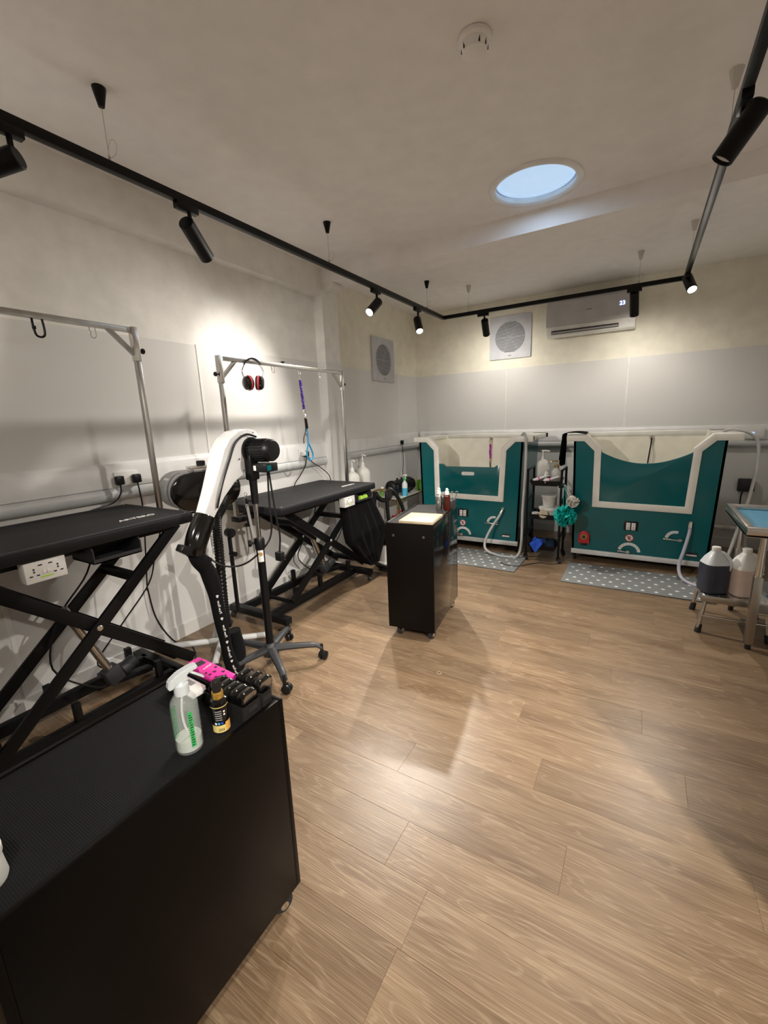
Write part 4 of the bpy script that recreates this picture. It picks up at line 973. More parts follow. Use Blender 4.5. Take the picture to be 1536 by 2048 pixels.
    b = nb(); paw(b, Vector((sx-0.005, yq-0.0035, 0.290)), (0, -1, 0), 0.024); P('sign_paw', b, 'label_black', sg)
    b = nb(); obox(b, (sx-0.025, yq-0.004, 0.311), (sx+0.015, yq-0.004, 0.269), 0.002, 0.006, (1, 0, 1)); P('sign_bar', b, 'red_plastic', sg)
    def arcband(x, z, r0, r1, a0, a1, m, nm, marks=True):
        b = nb(); k = 18
        pts = [(x+r1*math.cos(R(a0+(a1-a0)*i/k)), z+r1*math.sin(R(a0+(a1-a0)*i/k))) for i in range(k+1)] + [(x+r0*math.cos(R(a1-(a1-a0)*i/k)), z+r0*math.sin(R(a1-(a1-a0)*i/k))) for i in range(k+1)]
        prism(b, pts, 'y', yq-0.003, yq); o = P(nm, b, m, t)
        for q in range(7):
            a = R(a0+(a1-a0)*(q+1)/8); rm = (r0+r1)/2
            b = nb(); cyl(b, (x+rm*math.cos(a), yq-0.003, z+rm*math.sin(a)), (x+rm*math.cos(a), yq-0.004, z+rm*math.sin(a)), 0.004, n=8); P('scale_mark', b, 'blue_liquid' if q < 5 else 'red_plastic', o)
        return o
    arcband(sx+0.00, 0.125+0.02, 0.072, 0.098, 8, 165, 'white_plastic', 'temperature_scale')
    def lever(x, z, L, nm):
        b = nb(); cyl(b, (x, yq, z), (x, yq-0.035, z), 0.016, n=16); obox(b, (x+0.02, yq-0.030, z-0.002), (x-L, yq-0.034, z+0.004), 0.020, 0.014, (0, 0, 1), 0.005); P(nm, b, 'chrome', t)
    lever(sx-0.01, 0.155, 0.09, 'mixer_lever')
    arcband(cx+0.305, 0.315, 0.058, 0.082, 75, 170, 'label_white', 'flow_scale')
    lever(cx+0.34, 0.318, 0.13, 'flow_lever')
    b = nb(); cyl(b, (cx+0.405, yq, 0.490), (cx+0.405, yq-0.028, 0.490), 0.016, n=16); cyl(b, (cx+0.405, yq-0.02, 0.490), (cx+0.402, yq-0.03, 0.465), 0.014, n=14); P('hose_outlet', b, 'chrome', t)
    b = nb(); box(b, cx+0.395, cx+0.485, yq-0.002, yq, 0.165, 0.205, 0.002); lb = P('maker_plate', b, 'label_black', t)
    b = nb(); box(b, cx+0.40, cx+0.48, yq-0.003, yq-0.0015, 0.172, 0.188); P('plate_text', b, 'label_white', lb)
    # hook on the inner back wall
    hx = cx+0.06
    b = nb(); cyl(b, (hx, YK-0.088, 1.215), (hx, YK-0.115, 1.215), 0.022, n=18, bev=0.004); cyl(b, (hx, YK-0.11, 1.21), (hx, YK-0.14, 1.215), 0.007, n=10); P('tether_hook', b, 'chrome', t)
    return t
B1, B2 = -1.650, 0.035
dog_bath('teal dog bath in the corner, door with a white hand slot', B1, 1)
dog_bath('teal dog bath on the right, curved door with dipped top edge', B2, 2)
# red pump on the right-hand bath
t = thing('dosing_pump', 'small red dosing pump mounted low on the right-hand bath', 'pump', (B2-0.455, 4.585, 0.19))
cxp = B2-0.455
b = nb(); prism(b, [(cxp-0.05, 0.20)] + [(cxp-0.05*math.cos(R(a)), 0.275+0.05*math.sin(R(a))) for a in range(0, 181, 15)] + [(cxp+0.05, 0.20)], 'y', 4.565, 4.599, 0.004); P('housing', b, 'red_plastic', t)
b = nb(); cyl(b, (cxp, 4.566, 0.268), (cxp, 4.556, 0.268), 0.030, n=20, bev=0.003); P('rotor_cover', b, 'brown_stain', t)
for a in range(0, 180, 60):
    b = nb(); obox(b, (cxp-0.022*math.cos(R(a)), 4.555, 0.268-0.022*math.sin(R(a))), (cxp+0.022*math.cos(R(a)), 4.555, 0.268+0.022*math.sin(R(a))), 0.003, 0.008, (0, 0, 1)); P('rotor_arm', b, 'label_black', t)
b = nb(); box(b, cxp-0.025, cxp+0.025, 4.57, 4.598, 0.178, 0.20, 0.003); P('connector', b, 'black_plastic', t)
# tethers inside the baths
hx = B1+0.06; hy = 5.225
t = thing('bath_tether', 'magenta braided tether hanging inside the corner bath', 'tether', (hx, hy, 0.95))
b = nb(); tube(b, ring_path((hx, hy, 1.175), 0.012, 0.028, (1, 0, 0)), 0.003, 6, 3, True); P('snap_hook', b, 'chrome', t)
b = nb()
for i in range(10):
    box(b, -0.011, 0.011, -0.008, 0.008, -0.009, 0.009, 0.003, Matrix.Translation((hx+0.002*math.sin(i), hy, 1.14-i*0.017)) @ Euler((0.2*math.sin(i), 0.3*math.cos(2*i), 0.6*i)).to_matrix().to_4x4())
P('braided_strap', b, 'magenta', t)
b = nb(); cyl(b, (hx, hy, 0.975), (hx, hy, 0.93), 0.006, n=10); P('swivel', b, 'gold', t)
b = nb(); tube(b, [(hx, hy, 0.93), (hx+0.003, hy, 0.87), (hx, hy, 0.80)], 0.006, 8); P('strap_end', b, 'black_cloth', t)
hx = B2+0.06
t = thing('bath_tether', 'thin black tether hanging inside the right-hand bath', 'tether', (hx-0.02, hy, 0.85))
b = nb(); tube(b, [(hx, hy, 1.205), (hx-0.003, hy, 1.13), (hx-0.012, hy, 1.02), (hx-0.02, hy, 0.88)], 0.006, 8); P('strap', b, 'black_cloth', t)
b = nb(); tube(b, ring_path((hx, hy, 1.198), 0.012, 0.014, (1, 0, 0)), 0.003, 6, 3, True); P('ring', b, 'chrome', t)
# shower hoses
t = thing('shower_hose', 'grey shower hose looping down the corner bath and back over its rim', 'hose', (B1+0.5, 4.45, 0))
b = nb(); ox = B1+0.402
tube(b, [(ox, 4.568, 0.467), (ox-0.03, 4.53, 0.40), (ox-0.10, 4.48, 0.27), (ox-0.145, 4.44, 0.14), (ox-0.12, 4.40, 0.06), (ox+0.0, 4.38, 0.020), (ox+0.15, 4.38, 0.016), (ox+0.215, 4.42, 0.03), (ox+0.235, 4.48, 0.15), (ox+0.235, 4.50, 0.50), (ox+0.245, 4.52, 0.90), (ox+0.235, 4.555, 1.20), (ox+0.21, 4.61, 1.29), (ox+0.17, 4.68, 1.285), (ox+0.13, 4.75, 1.20)], 0.014, 12, 8); P('hose', b, 'hose_gray', t)
b = nb(); cyl(b, (ox+0.001, 4.570, 0.474), (ox-0.012, 4.560, 0.445), 0.018, n=14); P('coupling', b, 'chrome', t)
t = thing('shower_hose', 'lilac grey shower hose drooping from the right-hand bath to the dotted mat', 'hose', (B2+0.4, 4.4, 0))
ox = B2+0.402
b = nb(); tube(b, [(ox, 4.568, 0.467), (ox-0.002, 4.545, 0.40), (ox-0.03, 4.50, 0.25), (ox-0.06, 4.44, 0.12), (ox-0.04, 4.36, 0.04), (ox+0.03, 4.26, 0.022), (ox+0.12, 4.22, 0.022)], 0.014, 12, 8); P('hose', b, 'hose_lilac', t)
b = nb(); cyl(b, (ox, 4.570, 0.474), (ox-0.002, 4.55, 0.44), 0.018, n=14); P('coupling', b, 'chrome', t)
t = thing('shower_hose', 'grey hose arching over the right end of the right-hand bath rim', 'hose', (B2+0.85, 4.6, 0))
b = nb(); tube(b, [(B2+0.55, 4.85, 1.20), (B2+0.60, 4.80, 1.288), (B2+0.70, 4.75, 1.292), (B2+0.80, 4.72, 1.22), (B2+0.825, 4.70, 1.05), (B2+0.80, 4.66, 0.75), (B2+0.74, 4.60, 0.45), (B2+0.68, 4.52, 0.20), (B2+0.60, 4.40, 0.03), (B2+0.50, 4.30, 0.022)], 0.013, 12, 8); P('hose', b, 'hose_gray', t)

# black towel over the left rim of the right bath
b = nb(); x0, x1 = B2-0.70, B2-0.56
def towel(i, j, side):
    u = i/10; v = j/16
    x = x0+0.02+u*(x1-x0)+0.0
    yy = 4.66+0.0*u
    # drape path: front hang, over the rim, short drop behind
    if v < 0.62: z = 0.985+0.10*abs(u-0.5)-0.05*u+v/0.62*0.30; dx = -0.03-0.035*(1-v/0.62); p = Vector((B2-0.67+dx+u*0.045*(1-v), 4.575+u*0.20, z if z < 1.285 else 1.285))
    else:
        w_ = (v-0.62)/0.38; p = Vector((B2-0.69+w_*0.20, 4.585+u*0.20+0.0*w_, 1.285+0.010*math.sin(w_*3.1)+0.012*math.sin(u*7+w_*5)*w_+0.006))
    p.x += 0.012*math.sin(u*9+1)*(1-v)
    return p+Vector((0.0, 0, 0.004))*side+Vector((-0.004, 0, 0))*side
for side in (0, 1):
    g = [[b.verts.new(towel(i, j, side)) for j in range(17)] for i in range(11)]
    for i in range(10):
        for j in range(16): b.faces.new((g[i][j], g[i+1][j], g[i+1][j+1], g[i][j+1]))
    if side == 0: g0 = g
for i in range(10):
    b.faces.new((g0[i][0], g0[i+1][0], g[i+1][0], g[i][0])); b.faces.new((g0[i][16], g0[i+1][16], g[i+1][16], g[i][16]))
for j in range(16):
    b.faces.new((g0[0][j], g0[0][j+1], g[0][j+1], g[0][j])); b.faces.new((g0[10][j], g0[10][j+1], g[10][j+1], g[10][j]))
T('towel', b, 'black_cloth', 'black cloth draped over the left rim of the right-hand bath', 'cloth', shade=60)

# ------------------------------------------------------------------ star mats
def star_mat(label, x0, x1, y0, y1, rot=0.0):
    cx, cy = (x0+x1)/2, (y0+y1)/2
    t = thing('floor_mat', label, 'mat', (cx, cy, 0), (0, 0, rot), 'grey star mats in front of the baths')
    hx_, hy_ = (x1-x0)/2, (y1-y0)/2
    b = nb(); box(b, -hx_, hx_, -hy_, hy_, 0.0005, 0.011, 0.003); P('mat_base', b, 'mat_gray', t, local=True)
    b = nb(); b.faces.new([b.verts.new(((0.021 if k % 2 == 0 else 0.0095)*math.cos(math.pi*k/5), (0.021 if k % 2 == 0 else 0.0095)*math.sin(math.pi*k/5), 0)) for k in range(10)])
    sm = _mesh('star', b, 'star_white', 0); rows = 6
    nx = int((2*hx_-0.06)/0.098)
    for j in range(rows):
        yy = -hy_+0.05+j*(2*hy_-0.10)/(rows-1)
        for i in range(nx+1):
            xx = -hx_+0.05+(i+0.5*(j % 2))*0.098
            if xx > hx_-0.03: continue
            share('star', sm, t, Matrix.Translation((xx, yy, 0.0114)) @ Matrix.Rotation(random.uniform(-0.2, 0.2)+0.3, 4, 'Z'))
star_mat('grey mat with white stars in front of the corner bath', -1.80, -0.955, 3.985, 4.52, R(-1.2))
star_mat('grey mat with white stars in front of the right-hand bath', -0.53, 0.60, 3.925, 4.49, 0.0)

# ================================================================== BLACK UTILITY TROLLEY BETWEEN THE BATHS
t = thing('utility_trolley', 'narrow black three tier trolley between the two baths', 'trolley', (-0.79, 4.57, 0))
tx0, tx1, ty0, ty1 = -0.955, -0.635, 4.43, 4.72
for yy in (ty0, ty1):
    pass
for xx in (tx0, tx1):
    b = nb(); tube(b, [(xx, ty0, 0.05), (xx, ty0, 0.88), (xx, ty0, 0.925), (xx, ty0+0.025, 0.945), (xx, ty0+0.06, 0.945), (xx, ty1-0.06, 0.945), (xx, ty1-0.025, 0.945), (xx, ty1, 0.925), (xx, ty1, 0.88), (xx, ty1, 0.05)], 0.011, 10, 4); P('frame_loop', b, 'black_metal', t)
for z in (0.25, 0.62):
    for xx in (tx0, tx1):
        b = nb(); cyl(b, (xx, ty0, z), (xx, ty1, z+0.04), 0.008, n=10); P('side_bar', b, 'black_metal', t)
for z in (0.785, 0.44, 0.115):
    b = nb(); i0 = 0.022
    lo_ = [(tx0+i0+0.02, ty0+0.012), (tx1-i0-0.02, ty0+0.012), (tx1-i0-0.02, ty1-0.012), (tx0+i0+0.02, ty1-0.012)]
    hi_ = [(tx0+i0-0.005, ty0-0.012), (tx1-i0+0.005, ty0-0.012), (tx1-i0+0.005, ty1+0.012), (tx0+i0-0.005, ty1+0.012)]
    v0 = [b.verts.new((*p, z)) for p in lo_]; v1 = [b.verts.new((*p, z+0.055)) for p in hi_]
    v2 = [b.verts.new((p[0]*0.97+(tx0+tx1)/2*0.03, p[1], z+0.055)) for p in hi_]; v3 = [b.verts.new((p[0]*0.97+(tx0+tx1)/2*0.03, p[1], z+0.004)) for p in lo_]
    b.faces.new(v0[::-1]); b.faces.new(v3)
    for i in range(4):
        j = (i+1) % 4
        b.faces.new((v0[i], v0[j], v1[j], v1[i])); b.faces.new((v1[i], v1[j], v2[j], v2[i])); b.faces.new((v2[i], v2[j], v3[j], v3[i]))
    P('tray', b, 'black_satin', t, shade=0)
for xx in (tx0, tx1):
    for yy in (ty0, ty1): caster(t, (xx, yy, 0.06), 0.022, (0.6, -0.6, 0))
b = nb(); tube(b, [(tx1+0.01, ty0, 0.80), (tx1+0.03, ty0-0.01, 0.81), (tx1+0.035, ty0-0.015, 0.83)], 0.004, 7); cyl(b, (tx1-0.02, ty0+0.02, 0.79), (tx1+0.03, ty0, 0.80), 0.022, n=12); P('side_hook', b, 'black_plastic', t)

def pump_bottle(name, label, x, y, z, r, h, body_m, pump_m, neck=0.012, pump_h=0.07, rot=0.0, cat='bottle', squarish=False, grp=None, label_m=None, spout=0.05):
    t = thing(name, label, cat, (x, y, z), group=grp)
    b = nb(); lathe(b, [(0, 0), (r*0.92, 0), (r, 0.006), (r, h*0.72), (r*0.93, h*0.80), (neck*1.5, h*0.96), (neck*1.3, h), (0, h)], (x, y, z), 24); P('body', b, body_m, t)
    b = nb(); lathe(b, [(0, 0), (neck*1.7, 0), (neck*1.7, 0.022), (neck, 0.03), (neck*0.5, 0.032), (neck*0.4, pump_h-0.012), (0, pump_h-0.012)], (x, y, z+h), 18)
    d = Vector((math.cos(rot), math.sin(rot), 0))
    c = Vector((x, y, z+h+pump_h-0.01)); tube(b, [c-d*0.012, c+d*spout*0.5+Vector((0, 0, 0.004)), c+d*spout, c+d*(spout+0.006)+Vector((0, 0, -0.010))], 0.007, 8, 4); P('pump', b, pump_m, t)
    if label_m:
        b = nb(); lathe(b, [(r+0.0006, h*0.18), (r+0.0008, h*0.20), (r+0.0008, h*0.60), (r+0.0006, h*0.62)], (x, y, z), 24); P('label', b, label_m, t)
    return t
def jug(name, label, x, y, z, w, d, h, m, rot=0.0, pump=False, grp=None, fill=None, handle_m=None, pump_m='white_plastic', lab=None):
    sq = pump
    """one-gallon style jug: tapering shoulder, moulded handle, cap or pump"""
    t = thing(name, label, 'jug', (x, y, z), (0, 0, rot), grp)
    lv = [(0, 0.90, 0.90), (0.02, 1, 1), (0.55, 1, 1), (0.66, 0.97, 0.97), (0.80, 0.72, 0.70), (0.90, 0.42, 0.42), (0.945, 0.26, 0.30), (0.97, 0.25, 0.29)]
    if sq: lv = [(0, 0.92, 0.92), (0.02, 1, 1), (0.74, 1, 1), (0.80, 0.97, 0.97), (0.88, 0.80, 0.75), (0.93, 0.40, 0.42), (0.97, 0.27, 0.30)]
    def ring(b, u, fx, fy):
        r_ = []
        for q in range(28):
            a = 2*math.pi*q/28; ca, sa = math.cos(a), math.sin(a); e = 0.55
            r_.append(b.verts.new((w/2*fx*math.copysign(abs(ca)**e, ca), d/2*fy*math.copysign(abs(sa)**e, sa), u*h)))
        return r_
    def shell(levels, capb=True, capt=True):
        b = nb(); prev = None
        for u, fx, fy in levels:
            cur = ring(b, u, fx, fy)
            if prev:
                for q in range(28): b.faces.new((prev[q], prev[(q+1) % 28], cur[(q+1) % 28], cur[q]))
            elif capb: b.faces.new(cur[::-1])
            prev = cur
        if capt: b.faces.new(prev)
        return b
    if fill:
        fm, fu = fill
        lo_ = [l for l in lv if l[0] <= fu]; lo_.append((fu, lo_[-1][1], lo_[-1][2]))
        hi_ = [(fu, lo_[-1][1], lo_[-1][2])]+[l for l in lv if l[0] > fu]
        P('body', shell(hi_, False, True), m, t, local=True, shade=50)
        P('contents', shell(lo_, True, False), fm, t, local=True, shade=50)
    else: P('body', shell(lv), m, t, local=True, shade=50)
    b = nb(); tube(b, [(w*0.10, -d*0.05, h*0.93), (w*0.26, -d*0.18, h*0.90), (w*0.42, -d*0.32, h*0.78), (w*0.45, -d*0.38, h*0.62), (w*0.42, -d*0.36, h*0.54)], w*0.07, 10, 5); P('handle', b, handle_m or m, t, local=True, shade=60)
    if pump:
        b = nb(); lathe(b, [(0, 0.96*h), (w*0.15, 0.96*h), (w*0.15, 1.03*h), (w*0.09, 1.07*h), (0.007, 1.09*h), (0.007, 1.28*h), (0, 1.28*h)], (0, 0, 0), 18); tube(b, [(-0.015, 0, 1.29*h), (0.02, 0, 1.30*h), (0.05, 0, 1.285*h), (0.062, 0, 1.265*h)], 0.009, 8, 4); P('pump', b, pump_m, t, local=True)
    else:
        b = nb(); lathe(b, [(0, 0.965*h), (w*0.17, 0.965*h), (w*0.17, 1.03*h), (w*0.15, 1.04*h), (0, 1.04*h)], (0, 0, 0), 24); P('cap', b, 'white_plastic', t, local=True)
    if lab:
        b = nb(); box(b, -w*0.30, w*0.30, -d/2-0.0015, -d/2+0.004, h*0.12, h*0.42); P('label', b, lab, t, local=True)
    return t
ts = 0.785+0.004; ms = 0.444; bs = 0.119
jug('pump_jug', 'white pump jug standing on the top tray of the black trolley', -0.855, 4.63, ts, 0.115, 0.11, 0.255, 'jug_white', R(20), True)
b = None
pump_bottle('soap_dispenser', 'white soap dispenser with a bronze pump on the black trolley', -0.715, 4.61, ts, 0.048, 0.165, 'bucket_gray', 'gold', 0.014, 0.075, R(200))
pump_bottle('serum_bottle', 'small clear bottle beside the white pump jug on the trolley', -0.80, 4.52, ts, 0.020, 0.085, 'jug_clear', 'white_plastic', 0.008, 0.045, R(0), spout=0.015)
def tube_pack(label, p, d):
    d = Vector(d).normalized(); p = Vector(p)
    t = thing('cream_tube', label, 'tube', p, group='white and pink tubes on the trolley')
    s, u, f = frame_from(d)
    b = nb(); lathe(b, [(0, 0), (0.018, 0), (0.020, 0.004), (0.020, 0.03)], p, 16, (s, u, d)); P('cap', b, 'white_plastic', t)
    b = nb(); prev = None
    for k in range(8):
        q = k/7; c = p+d*(0.03+0.13*q)
        cur = [b.verts.new(c+s*((0.020+0.004*q)*math.cos(a))+u*(0.020*(1-0.85*q)*math.sin(a))) for a in [2*math.pi*z/16 for z in range(16)]]
        if prev:
            for z in range(16): b.faces.new((prev[z], prev[(z+1) % 16], cur[(z+1) % 16], cur[z]))
        prev = cur
    b.faces.new(prev); bd = P('body', b, 'label_white', t)
    b = nb(); lathe(b, [(0.0208, 0.05), (0.0208, 0.062)], p, 16, (s, u, d)); P('pink_band', b, 'pink', bd)
    return t
tube_pack('white tube with pink band lying at the left of the trolley top tray', (-0.905, 4.445, ts+0.045), (0.72, 0.5, 0.28))
tube_pack('white tube with pink band lying at the right of the trolley top tray', (-0.80, 4.435, ts+0.040), (0.72, 0.5, 0.28))
# middle tray
def bucket(label, x, y, z, r0, r1, h, m, lid=True):
    t = thing('bucket', label, 'bucket', (x, y, z))
    b = nb(); lathe(b, [(0, 0), (r0, 0), (r1, h), (r1-0.004, h), (r0-0.004, 0.004), (0, 0.004)], (x, y, z), 28); P('body', b, m, t)
    b = nb(); lathe(b, [(r1, h-0.022), (r1+0.006, h-0.022), (r1+0.006, h), (r1-0.004, h+0.003), (0, h+0.003)], (x, y, z), 28); P('rim', b, m, t)
    return t
bucket('wide pale bucket under a smaller one on the trolley middle tray', -0.755, 4.58, ms, 0.090, 0.105, 0.105, 'jug_white')
bucket('grey bucket stacked on a wider one on the trolley middle tray', -0.765, 4.57, ms+0.109, 0.058, 0.072, 0.125, 'bucket_gray')
t = thing('mug', 'white cup with a handle at the left of the trolley middle tray', 'cup', (-0.885, 4.50, ms))
b = nb(); lathe(b, [(0, 0), (0.030, 0), (0.034, 0.03), (0.034, 0.055), (0.030, 0.055), (0.029, 0.004), (0, 0.004)], (-0.885, 4.50, ms), 20); P('body', b, 'white_plastic', t)
b = nb(); tube(b, [(-0.850, 4.49, ms+0.05), (-0.832, 4.485, ms+0.04), (-0.835, 4.485, ms+0.015), (-0.853, 4.49, ms+0.01)], 0.004, 7); P('handle', b, 'white_plastic', t)
t = thing('bath_brush', 'round wooden backed brush on the trolley middle tray', 'brush', (-0.795, 4.445, ms))
b = nb(); lathe(b, [(0, 0.0), (0.042, 0.0), (0.046, 0.010), (0.042, 0.022), (0, 0.026)], (-0.795, 4.452, ms+0.048), 24, frame_from((0.1, -1, 0.5))); P('back', b, 'wood_board', t)
b = nb(); lathe(b, [(0, 0.0), (0.034, 0.0), (0.036, -0.014), (0, -0.014)], (-0.795, 4.452, ms+0.048), 24, frame_from((0.1, -1, 0.5))); P('bristles', b, 'puff_white', t)
# bottom tray cloths
def heap(name, label, c, sx, sy, h, m, seed, corner=None):
    rnd = random.Random(seed); b = nb(); n = 14; g = []
    ph = [rnd.uniform(0, 6) for _ in range(6)]
    for i in range(n+1):
        rw = []
        for j in range(n+1):
            u, v = i/n*2-1, j/n*2-1; f = max(0, 1-max(abs(u), abs(v))**3)
            z = h*f*(0.75+0.25*math.sin(3*u+ph[0])*math.cos(4*v+ph[1]))+0.012*math.sin(9*u+ph[2])*math.sin(8*v+ph[3])*f
            x, y = c[0]+sx*u, c[1]+sy*v
            if corner and v < -0.2:
                k = (-(v+0.2)/0.8); y -= 0.035*k; z -= 0.09*k*(1-abs(u))
            rw.append(b.verts.new((x, y, c[2]+max(z, -0.09)+0.004)))
        g.append(rw)
    for i in range(n):
        for j in range(n): b.faces.new((g[i][j], g[i+1][j], g[i+1][j+1], g[i][j+1]))
    ex = bmesh.ops.extrude_face_region(b, geom=list(b.faces)); bmesh.ops.translate(b, vec=(0, 0, -0.004), verts=[v for v in ex['geom'] if isinstance(v, bmesh.types.BMVert)])
    return T(name, b, m, label, 'cloth', shade=60)
heap('cloth', 'dark navy cloth heaped on the bottom tray of the trolley', (-0.785, 4.59, bs), 0.105, 0.10, 0.10, 'navy_cloth', 3)
heap('cloth', 'bright blue cloth hanging over the front of the trolley bottom tray', (-0.85, 4.47, bs+0.065), 0.060, 0.05, 0.05, 'blue_cloth', 5, True)
# puffs hanging at the right side
def puff(label, c, r, m, n, L, seed, loop_top):
    rnd = random.Random(seed)
    t = thing('bath_puff', label, 'bath puff', (c[0], c[1], c[2]-r))
    b = nb(); c = Vector(c)
    for i in range(n):
        d = Vector((rnd.gauss(0, 1), rnd.gauss(0, 1), rnd.gauss(-0.1, 0.9))).normalized()
        s, u, f = frame_from(d); a = rnd.uniform(0, 6.28); sd = s*math.cos(a)+u*math.sin(a); up_ = d.cross(sd)
        w_ = r*0.28; k = 4; pr = None
        for q in range(k+1):
            p = c+d*(r*(0.15+0.85*q/k*rnd.uniform(0.85, 1.05)))+up_*(math.sin(q*1.9+i)*r*0.10)
            cur = (b.verts.new(p-sd*w_*(0.3+0.7*q/k)), b.verts.new(p+sd*w_*(0.3+0.7*q/k)))
            if pr: b.faces.new((pr[0], pr[1], cur[1], cur[0]))
            pr = cur
    P('mesh_ruffle', b, m, t, shade=80)
    b = nb(); ball(b, c, r*0.45, n=12, m=8); P('core', b, m, t)
    b = nb(); lt = Vector(loop_top); tube(b, [c, c.lerp(lt, 0.5)+Vector((0.012, 0, 0)), lt, c.lerp(lt, 0.5)-Vector((0.012, 0, 0)), c], 0.0025, 6); P('cord', b, m, t)
    return t
hk = (tx1+0.030, ty0-0.012, 0.815)
puff('turquoise mesh bath puff hanging on the right of the trolley', (tx1+0.055, ty0-0.075, 0.515), 0.105, 'teal_mesh', 150, 0.1, 4, hk)
puff('off-white bath puff hanging above the turquoise one', (tx1+0.115, ty0-0.045, 0.655), 0.060, 'puff_white', 110, 0.1, 8, hk)
b = nb(); tube(b, [(tx1+0.02, 4.55, 0.60), (tx1+0.03, 4.54, 0.45), (tx1+0.05, 4.53, 0.33), (tx1+0.03, 4.54, 0.22), (tx1+0.035, 4.55, 0.35), (tx1+0.02, 4.56, 0.5)], 0.005, 7); ball(b, (tx1+0.02, 4.55, 0.61), 0.03, n=12, m=8); T('shower_scrubber', b, 'black_plastic', 'black hand scrubber with cord loops hanging behind the puffs', 'scrubber')

# ================================================================== STEEL TABLE, STEP STOOL AND JUGS ON THE RIGHT
sx0, sx1, sy0, sy1, sz = 0.575, 1.24, 3.15, 3.92, 0.80
t = thing('steel_table', 'stainless steel table with blue lined tray top at the right edge', 'table', ((sx0+sx1)/2, (sy0+sy1)/2, 0))
b = nb(); box(b, sx0, sx1, sy0, sy1, sz-0.055, sz-0.045); P('tray_floor', b, 'steel', t)
rim = 0.035
for a in ((sx0, sx1, sy0, sy0+rim), (sx0, sx1, sy1-rim, sy1), (sx0, sx0+rim, sy0+rim, sy1-rim), (sx1-rim, sx1, sy0+rim, sy1-rim)):
    P('tray_rim', box(nb(), *a, sz-0.06, sz, 0.003), 'steel_bright', t)
b = nb(); box(b, sx0+0.06, sx1-0.06, sy0+0.06, sy1-0.06, sz-0.046, sz-0.030, 0.003); P('blue_liner', b, 'blue_mat', t, label='blue lining sheet in the tray')
for xx in (sx0+0.10, sx1-0.06):
    for yy in (sy0+0.09, sy1-0.06):
        b = nb(); cyl(b, (xx, yy, sz-0.055), (xx, yy, sz-0.34), 0.019, n=18); lg = P('leg', b, 'steel_bright', t)
        b = nb(); box(b, xx-0.022, xx+0.022, yy-0.022, yy+0.022, 0.035, sz-0.32, 0.003); P('lower_leg', b, 'steel', lg)
        b = nb(); cyl(b, (xx, yy, 0.0), (xx, yy, 0.04), 0.016, n=14); P('foot', b, 'black_rubber', lg)
b = nb(); box(b, sx0+0.09, sx1-0.04, sy0+0.08, sy1-0.04, 0.235, 0.25, 0.002); P('lower_shelf', b, 'steel', t)
b = nb(); obox(b, (sx0+0.10, sy1-0.06, sz-0.06), (sx0+0.12, sy1-0.10, 0.50), 0.02, 0.02); obox(b, (sx0+0.12, sy1-0.10, 0.50), (sx0+0.22, sy1-0.2, 0.34), 0.02, 0.02); P('brace', b, 'steel_bright', t)
t = thing('folded_towel', 'folded teal towel on the lower shelf of the steel table', 'towel', (1.0, 3.55, 0.25))
for k in range(3):
    b = nb(); box(b, 0.84, 1.16, 3.42, 3.70, 0.2505+k*0.028, 0.2775+k*0.028, 0.010); P('fold', b, 'teal' if k != 1 else 'rope_blue', t)
# aluminium step stool
t = thing('step_stool', 'aluminium step stool with rubber feet holding two jugs', 'stool', (0.62, 3.55, 0))
kx0, kx1, ky0, ky1, kz = 0.430, 0.80, 3.37, 3.76, 0.265
b = nb(); box(b, kx0, kx1, ky0, ky1, kz-0.006, kz, 0.002); P('tread', b, 'alu', t)
for a in ((kx0, kx1, ky0, ky0+0.012), (kx0, kx1, ky1-0.012, ky1), (kx0, kx0+0.012, ky0+0.012, ky1-0.012), (kx1-0.012, kx1, ky0+0.012, ky1-0.012)):
    P('edge_frame', box(nb(), *a, kz-0.045, kz-0.004, 0.003), 'steel', t)
for i in range(6):
    xx = kx0+0.035+i*0.06
    P('tread_rib', box(nb(), xx-0.004, xx+0.004, ky0+0.02, ky1-0.02, kz-0.001, kz+0.0025, 0.001), 'alu', t)
for xx, dx_ in ((kx0+0.03, -0.03), (kx1-0.03, 0.03)):
    for yy, dy_ in ((ky0+0.03, -0.035), (ky1-0.03, 0.03)):
        b = nb(); cyl(b, (xx, yy, kz-0.01), (xx+dx_, yy+dy_, 0.03), 0.0125, n=14); lg = P('leg', b, 'steel_bright', t)
        b = nb(); cyl(b, (xx+dx_*0.75, yy+dy_*0.75, 0.055), (xx+dx_, yy+dy_, 0.0), 0.017, 0.020, n=14); P('rubber_foot', b, 'black_rubber', lg)
b = nb(); cyl(b, (kx0+0.005, ky0+0.0, 0.12), (kx1-0.005, ky0+0.0, 0.12), 0.008, n=10); P('cross_bar', b, 'steel_bright', t)
jug('gallon_jug', 'translucent jug of dark blue liquid on the step stool', 0.492, 3.48, kz+0.003, 0.150, 0.14, 0.30, 'jug_clear', R(25), fill=('jug_dark', 0.66))
jug('gallon_jug', 'white jug of pale pink liquid on the step stool', 0.655, 3.49, kz+0.003, 0.150, 0.14, 0.305, 'jug_white', R(25), fill=('jug_pink', 0.60))

